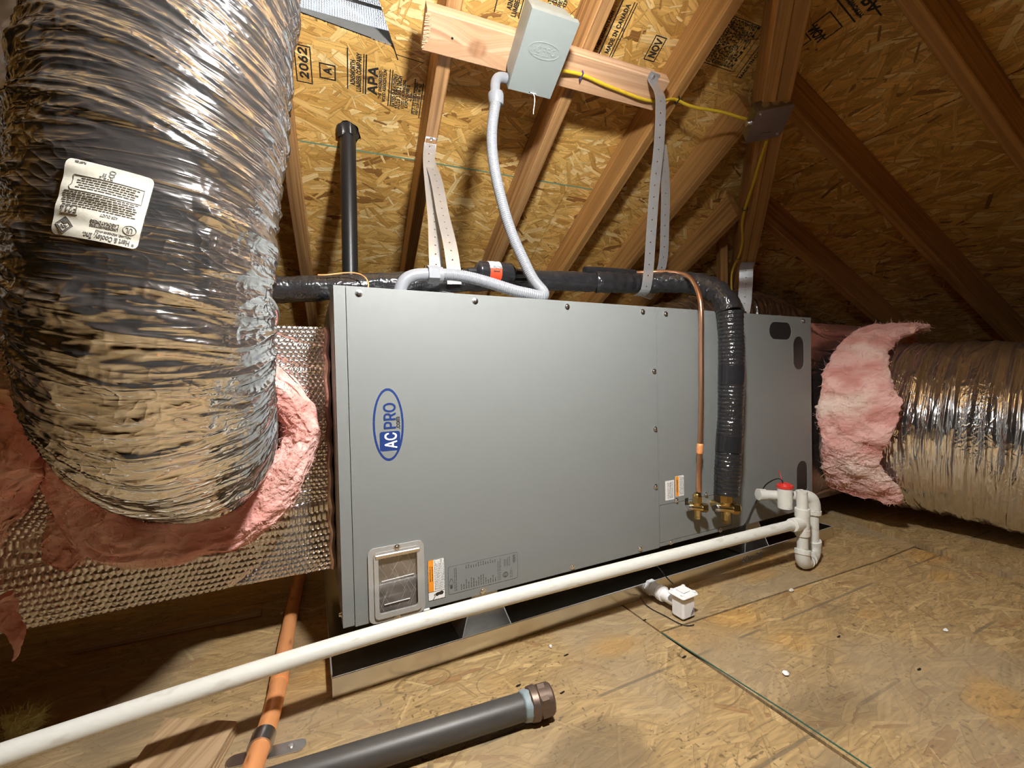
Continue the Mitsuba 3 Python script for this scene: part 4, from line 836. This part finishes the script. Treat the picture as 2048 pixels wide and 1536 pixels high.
# ---------------------------------------------------------------- floor pipes
sp_ = thing('steel_pipe', 'dark steel gas pipe with a threaded cap in the foreground', 'pipe')
pa, pb = np.array([-.20, -.183, .027]), np.array([.262, -.2265, .027]); dp = N_(pb-pa)
obj(sp_+'__pipe', stick(pa, pb, .0195, 36), 'black_steel_mat', smooth=40)
obj(sp_+'__cap', cat([lathe(pb, dp, [(-.004, .0205), (0, .0245), (.010, .0255), (.013, .0235), (.034, .0235), (.037, .0215), (.038, .012)], 36), hexnut(pb+dp*.014, dp, .0262, .012, .4)]), 'cast_fitting_mat', smooth=30, label='rusty brown threaded cap')
sc_ = lathe(pb, dp, [(-.014, .0197), (-.010, .0215), (-.002, .0225), (.002, .0235), (.004, .0225)], 36); sc_.vertices += fluffy(sc_.vertices, .005, 51, 110); obj(sp_+'__thread_sealant', sc_, 'blue_sealant_mat', smooth=True, label='pale blue thread sealant')
obj(sp_+'__print', frame_map(meshkit.text_mesh('1 1/4 A53', .006, .0003), pa+dp*.37+np.array([0, -.0172, .0095]), dp, N_((0, .45, .9)), N_((0, -.9, .45))), 'print_gray_mat') if 0 else None
cp_ = thing('copper_pipe', 'orange copper pipe on the floor running under the white drain pipe', 'pipe')
CC = [(-.065, .75, .018), (-.081, .483, .018), (-.099, .187, .018), (-.105, .055, .018), (-.112, -.044, .018), (-.122, -.110, .018), (-.150, -.28, .018)]
obj(cp_+'__pipe', tube(curve(CC, .008), .0140, 28), 'old_copper_mat', smooth=True)
obj(cp_+'__coupling', tube(np.array([(-.1035, .085, .018), (-.1045, .060, .018), (-.1058, .028, .018)]), .0152, 28), 'old_copper_mat', smooth=40, label='soldered copper coupling')
cl_ = obj(cp_+'__clamp', cat([lathe((-.1205, -.098, .018), (-.012, -.07, 0), [(-.012, .0158), (-.012, .0168), (.012, .0168), (.012, .0158)], 28), frame_map(ext(LineString([(0, 0), (.034, 0)]).buffer(.011), .002), [-.106, -.103, .0005], N_((1, -.15, 0)), N_((.15, 1, 0)), Z_), frame_map(ext(LineString([(0, 0), (-.02, 0)]).buffer(.011), .002), [-.136, -.098, .0005], N_((1, -.15, 0)), N_((.15, 1, 0)), Z_)]), 'galvanized_mat', smooth=30, label='gray two-hole pipe strap')
obj(cl_+'__screw', lathe((-.082, -.1065, .0025), (0, 0, 1), [(0, .0045), (.001, .0045), (.002, .003)], 16), 'screw_mat', smooth=30)

# ---------------------------------------------------------------- disconnect box, conduit, cables
bx = thing('disconnect_box', 'gray steel disconnect box mounted on the pale timber block', 'electrical box')
v0, v1, wq0, wq1, dF, dK = .4095, .531, .405, .580, 1.12, 1.2095
def bpart(key, poly, d0, d1, mat, **k): return obj(bx+'__'+key, frame_map(ext(poly, d1-d0), RA(0, 0, d0), V, WA, NA), mat, **k)
bpart('cover', sbox(v0, wq0, v1, wq1), dF, dF+.0025, 'box_paint_mat', label='hinged front cover')
obj(bx+'__cover__lip', cat([frame_map(ext(p, .018), RA(0, 0, dF), V, WA, NA) for p in (sbox(v0, wq0, v0+.0015, wq1), sbox(v1-.0015, wq0, v1, wq1), sbox(v0, wq0, v1, wq0+.0015))]), 'box_paint_mat')
El = affinity.translate(affinity.scale(Point(0, 0).buffer(1, quad_segs=24), .042, .0185), (v0+v1)/2, .478)
obj(bx+'__cover__embossed_oval', frame_map(ext(El.difference(affinity.scale(El, .955, .91)), .0012), RA(0, 0, dF-.0012), V, WA, NA), 'box_paint_mat', label='embossed oval logo')
def btext(s, v, w, h, ln): 
    m = meshkit.text_mesh(s, h, .0011, bold=False); m.vertices[:, 0] *= ln/np.ptp(m.vertices[:, 0]); return frame_map(m, RA(v, w, dF), V, -WA, -NA)
obj(bx+'__cover__embossed_letters', cat([btext('AC', v0+.029, .484, .014, .021), btext('PRO', v0+.054, .484, .014, .035), btext('.com', v0+.058, .490, .0045, .016), frame_map(ext(LineString([(v0+.0275, .466), (v0+.0275, .489), (v0+.0515, .489), (v0+.0515, .466)]).buffer(.0005), .0009), RA(0, 0, dF-.0009), V, WA, NA)]), 'box_paint_mat')
hood = np.array([RA(v, w, d) for v, w, d in ((v0+.004, wq0+.004, dF+.012), (v1-.004, wq0+.004, dF+.012), (v1-.004, wq1-.004, dF+.012), (v0+.004, wq1-.004, dF+.012), (v0+.010, wq0+.014, dK), (v1-.010, wq0+.014, dK), (v1-.010, wq1-.012, dK), (v0+.010, wq1-.012, dK))])
obj(bx+'__enclosure', trimesh.convex.convex_hull(hood), 'box_paint_mat')
bpart('hasp_slot', sbox(.468, wq1-.0052, .489, wq1-.0030), dF-.0004, dF+.0005, 'gap_mat')
zt = thing('wire_seal', 'thin white plastic seal hanging from the bottom of the gray disconnect box', 'tie')
sA = RA(.479, wq1-.004, dF-.002); obj(zt+'__tail', tube(curve([sA, sA+np.array([.002, -.004, -.012]), sA+np.array([.001, -.004, -.03]), sA+np.array([-.002, -.003, -.055])], .003), .0013, 8), 'white_plastic_mat', smooth=True)
obj(zt+'__head', cat([stick(RA(.471, wq1-.004, dF-.001), RA(.488, wq1-.004, dF-.001), .0012, 8)]), 'white_plastic_mat')
def conduit(key, pts, r, step=.0008, ribh=.0012, pitch=.0048):
    c = curve(pts, step); s = np.r_[0, np.cumsum(np.linalg.norm(np.diff(c, axis=0), axis=1))]
    return obj(key, tube(c, r+ribh*np.abs(np.sin(np.pi*s/pitch)), 26), 'conduit_mat', smooth=True)
cw = thing('conduit_whip', 'ribbed gray flexible conduit hanging from the disconnect box to the air handler top', 'conduit')
conduit(cw+'__hose', [(.400, .157, 1.252), (.391, .152, 1.215), (.383, .150, 1.165), (.382, .140, 1.076), (.396, .130, .988), (.419, .120, .902), (.443, .100, .828), (.462, .078, .775), (.468, .058, .752), (.458, .046, .7405), (.432, .046, .7425), (.401, .052, .748), (.357, .062, .760), (.314, .078, .774), (.270, .090, .783), (.215, .098, .782)], .0122)
obj(cw+'__connector', cat([lathe((.398, .157, 1.266), (.1, .03, -1), [(0, .0150), (.001, .0185), (.006, .0200), (.020, .0190), (.030, .0165), (.031, .014)], 32)]), 'conduit_mat', smooth=35, label='gray compression fitting')
obj(cw+'__elbow', tube(curve([(.397, .157, 1.262), (.398, .158, 1.285), (.404, .160, 1.303), (.417, .163, 1.313), (.433, .166, 1.317)], .003), .0125, 26), 'conduit_mat', smooth=True, label='gray elbow')
dcon = N_((-1, .02, -.03))
obj(cw+'__hex_connector', cat([hexnut((.222, .098, .7825), dcon, .0205, .024, .5), lathe((.232, .098, .783), dcon, [(0, .0140), (.001, .0175), (.012, .0180), (.034, .0150)], 28)]), 'conduit_mat', smooth=30, label='gray hexagonal connector')
obj(cw+'__lower_elbow', tube(curve([(.20, .099, .782), (.175, .100, .779), (.152, .102, .768), (.140, .104, .748), (.138, .104, .725)], .003), .0135, 26), 'conduit_mat', smooth=True, label='gray elbow entering the cabinet top')
yc = thing('power_cable', 'yellow electrical cable along the timber block to the steel junction box', 'cable')
CB = [RA(.50, .535, 1.19), RA(.545, .540, 1.19), RA(.60, .542, 1.200), RA(.63, .543, 1.204), RA(.70, .550, 1.204), RA(.785, .557, 1.204), RA(.885, .560, 1.204), RA(.945, .556, 1.222), RA(.990, .555, 1.240), RA(1.03, .556, 1.232), RA(1.08, .548, 1.215), RA(1.14, .533, 1.195), RA(1.195, .520, 1.165), RA(1.235, .510, 1.150)]
obj(yc+'__jacket', tube(curve(CB, .004), .0052, 14, ell=(1., .8)), 'yellow_cable_mat', smooth=True)
yc2 = thing('power_cable', 'thin yellow electrical cable running down the hip rafter from the junction box', 'cable')
CB2 = [(1.302, .053, 1.292), (1.318, .068, 1.288), (1.363, .115, 1.272), (1.442, .198, 1.232), (1.511, .277, 1.190), (1.585, .343, 1.155), (1.656, .392, 1.128), (1.755, .486, 1.078), (1.830, .575, 1.032), (1.835, .58, .93), (1.84, .585, .85)]
obj(yc2+'__jacket', tube(curve(CB2, .006), .0048, 12), 'yellow_cable_mat', smooth=True)
def staple(lab, p, acr, up, mat):
    s = thing('cable_staple', lab, 'staple'); acr, up = N_(acr), N_(up)
    obj(s+'__crown', tube(np.array([p-acr*.009+up*.004, p-acr*.009-up*.006, p+acr*.009-up*.006, p+acr*.009+up*.004]), .0018, 6), mat)
staple('blue cable staple on the timber block right of the disconnect box', RA(.632, .543, 1.203), WA, NA, 'blue_staple_mat')
staple('dark cable staple on the rafter right of the hanging strap', RA(.998, .555, 1.241), WA, NA, 'dark_mat')
staple('upper dark staple on the hip rafter cable', np.array([1.511, .277, 1.190]), HW, Z_, 'dark_mat')
staple('lower dark staple on the hip rafter cable', np.array([1.755, .486, 1.078]), HW, Z_, 'dark_mat')
jb = thing('junction_box', 'square steel junction box with a flat cover on the hip rafter', 'electrical box')
jc = np.array([1.262, .018, 1.318]); je = N_(V*.80-U*.40+Z*.12); jz0 = N_(np.cross(je, H)); jz0 = jz0 if jz0[2] > 0 else -jz0; jh = N_(np.cross(jz0, je)); jh = jh if np.dot(jh, H) > 0 else -jh
def jp(poly, d0, d1): return frame_map(ext(poly, d1-d0), jc+jz0*d0, je, jh, jz0)
obj(jb+'__body', jp(rrect(-.053, .053, -.053, .053, .010), .001, .040), 'steel_box_mat')
obj(jb+'__cover', jp(rrect(-.054, .054, -.054, .054, .008), -.0015, .001), 'steel_box_mat')
for a in (-1, 1):
    m = lathe(jc-jz0*.001+je*.042*a+jh*.042*a, -jz0, [(0, .0045), (.001, .0045), (.003, .003)], 14); obj(jb+'__screw', m, 'screw_mat')
for i_, a in enumerate((-.025, .005, .035)):
    obj(jb+'__knockout', frame_map(trimesh.creation.cylinder(.0105, .001, sections=20), jc+jz0*.021-jh*.0535+je*a, je, jz0, jh), 'screw_mat' if i_ < 3 else 'gap_mat')
for m in ([stick(jc+jz0*.02-je*.062, jc+jz0*.02-je*.050, .009, 12), stick(jc+jh*.053+jz0*.02, jc+jh*.060+jz0*.02, .009, 12), stick(jc-jz0*.002-je*.015+jh*.030, jc-jz0*.002+je*.015+jh*.030, .002, 8)]): obj(jb+'__cable_clamp', m, 'screw_mat')

# ---------------------------------------------------------------- hanging straps
def strap(lab, pts, wd, width=.036, group=None):
    s = thing('hanger_strap', lab, 'strap', group); obj(s+'__band', ribbon(pts, wd, width, .0009, .032), 'strap_mat', smooth=20); return s
D_ = DB-.0008
a1 = strap('front galvanized strap of the left pair, hanging from the weathered rafter', [RA(.268, .835, D_), RA(.268, .862, D_-.001), (.311, .475, 1.235), (.312, .420, 1.160), (.303, .320, 1.010), (.289, .200, .850), (.287, .184, .810), (.288, .186, .785)], V)
obj(a1+'__nail', lathe(RA(.268, .842, D_-.001), -NA, [(0, .005), (.001, .005), (.002, .003)], 12), 'screw_mat')
strap('rear galvanized strap of the left pair, hanging behind the front one', [RA(.266, .858, D_), (.304, .455, 1.21), (.300, .430, 1.150), (.284, .340, .990), (.265, .265, .850), (.264, .257, .805), (.266, .240, .772), (.278, .205, .768)], V)
b1 = strap('longer galvanized strap of the right pair, nailed to the end of the timber block', [RA(.852, .490, DB-.0415), RA(.851, .506, DB-.0425), (.874, .078, 1.327), (.879, .090, 1.222), (.881, .112, 1.102), (.884, .135, .949), (.886, .150, .850), (.887, .165, .805), (.895, .20, .797)], V)
obj(b1+'__nail', cat([lathe(RA(.850, .500+.007*i, DB-.043), -NA, [(0, .005), (.001, .005), (.002, .003)], 12) for i in range(2)]), 'screw_mat')
strap('shorter galvanized strap of the right pair, behind the yellow cable and the longer strap', [(.950, .150, 1.252), (.972, .160, 1.154), (.988, .180, 1.024), (1.000, .205, .905), (.985, .238, .83), (.94, .22, .798)], V, .034)
hq = hip(1.83, dh, 0)
hs = strap('galvanized strap folded over the foot of the hip, holding the foil duct', [hq+np.array([-.045, -.045, .012]), hq+np.array([-.012, -.012, -.003]), hq+np.array([.004, .0, -.006]), hq+np.array([.008, .004, -.05]), hq+np.array([.025, .02, -.10]), hq+np.array([.03, .03, -.17]), hq+np.array([.03, .05, -.26])], HW, .06)

# ---------------------------------------------------------------- debris
def chip(lab, x, y, s, mat, seed, c='debris'):
    g = np.random.default_rng(seed); p = g.normal(0, 1, (14, 3)); p /= np.linalg.norm(p, axis=1, keepdims=True); p *= np.array(s)/2; p[:, 2] += s[2]/2
    obj('debris_chip', trimesh.convex.convex_hull(p+np.array([x, y, 0])), mat, label=lab, cat=c)
chip('white crumb on the floor right of the dark green seam', .724, -.348, (.014, .012, .007), 'white_plastic_mat', 1)
chip('small white crumb on the floor just in front of the drain pan', .385, -.085, (.008, .008, .006), 'white_plastic_mat', 2)
chip('pale wood flake on the floor in front of the white trap', 1.03, -.175, (.016, .012, .008), 'paper_mat', 3)
chip('small pale crumb on the floor near the bottom edge', .18, -.36, (.010, .007, .004), 'paper_mat', 4)
chip('flat white scrap on the floor at the right edge', 1.15, -.42, (.022, .010, .003), 'white_plastic_mat', 6)
obj('screw', lathe((-.115, .300, .010), (.6, -.6, .55), [(0, .006), (.002, .006), (.003, .003), (.014, .0028), (.018, .001)], 14), 'screw_mat', smooth=30, label='loose metal screw on the floor beside the copper pipe', cat='screw')
for i in range(9):
    x, y = [(.13, -.16), (.17, -.175), (.28, -.15), (.34, -.20), (.62, -.10), (.40, -.12), (.93, -.33), (.95, -.45), (.60, -.23)][i]
    chip(['dark splinter on the floor behind the steel pipe', 'thin dark splinter on the floor left of the pipe cap', 'dark curl on the floor between the pan and the pipe cap', 'dark crumb on the floor right of the pipe cap', 'rusty crumb on the floor beside the float switch pipe', 'dark bit on the floor in front of the drain pan', 'dark crumb on the floor in the right foreground', 'dark crumb on the floor at the lower right', 'dark crumb near the printed floor line'][i], x, y, (.012, .004, .003), 'gap_mat', 20+i)

# ---------------------------------------------------------------- the lamp: a round LED work light hanging on its cord from the roof
wl_ = thing('work_light', 'round black work light hanging on a cord above the viewer', 'lamp')
ld = N_(LAMP_DIR); la = np.array(LAMP)
fa = lathe(la, ld, [(LAMP_R*math.sin(q), LAMP_R*math.cos(q)) for q in np.linspace(0, math.pi/2*.98, 14)], 40)
scene[wl_+'__bulb'] = {**mikit.ply(fa, 'white_plastic_mat', 40), 'emitter': {'type': 'area', 'radiance': rgb(*LAMP_RGB)}}
obj(wl_+'__housing', lathe(la-ld*.0005, ld, [(-.05, .02), (-.045, .035), (-.02, .05), (.0, .052)], 40), 'rubber_mat', smooth=35)
bd = np.array([math.sin(math.radians(88)), math.cos(math.radians(88)), 0]); bx_ = np.array([bd[1], -bd[0], 0])
obj(wl_+'__barn_door', frame_map(ext(rrect(-.08, .08, -.030, .19, .01), .002), la+ld*.02+bd*.100, bx_, Z, -bd), 'rubber_mat', label='black flap on the right side of the lamp')
obj(wl_+'__door_arm', cat([stick(la-ld*.02, la+bd*.100+np.array([0, 0, .05]), .004, 8)]), 'rubber_mat')
zt_ = (DS-math.sin(TH)*float((la-CAM)@U))/math.cos(TH)+CAM[2]
hk = la-ld*.048
obj(wl_+'__cord', tube(curve([hk, hk+np.array([0, -.01, .03]), (hk[0]-.07, hk[1]-.01, zt_-.1), (hk[0]-.07, hk[1]-.01, zt_)], .02), .004, 8), 'rubber_mat')
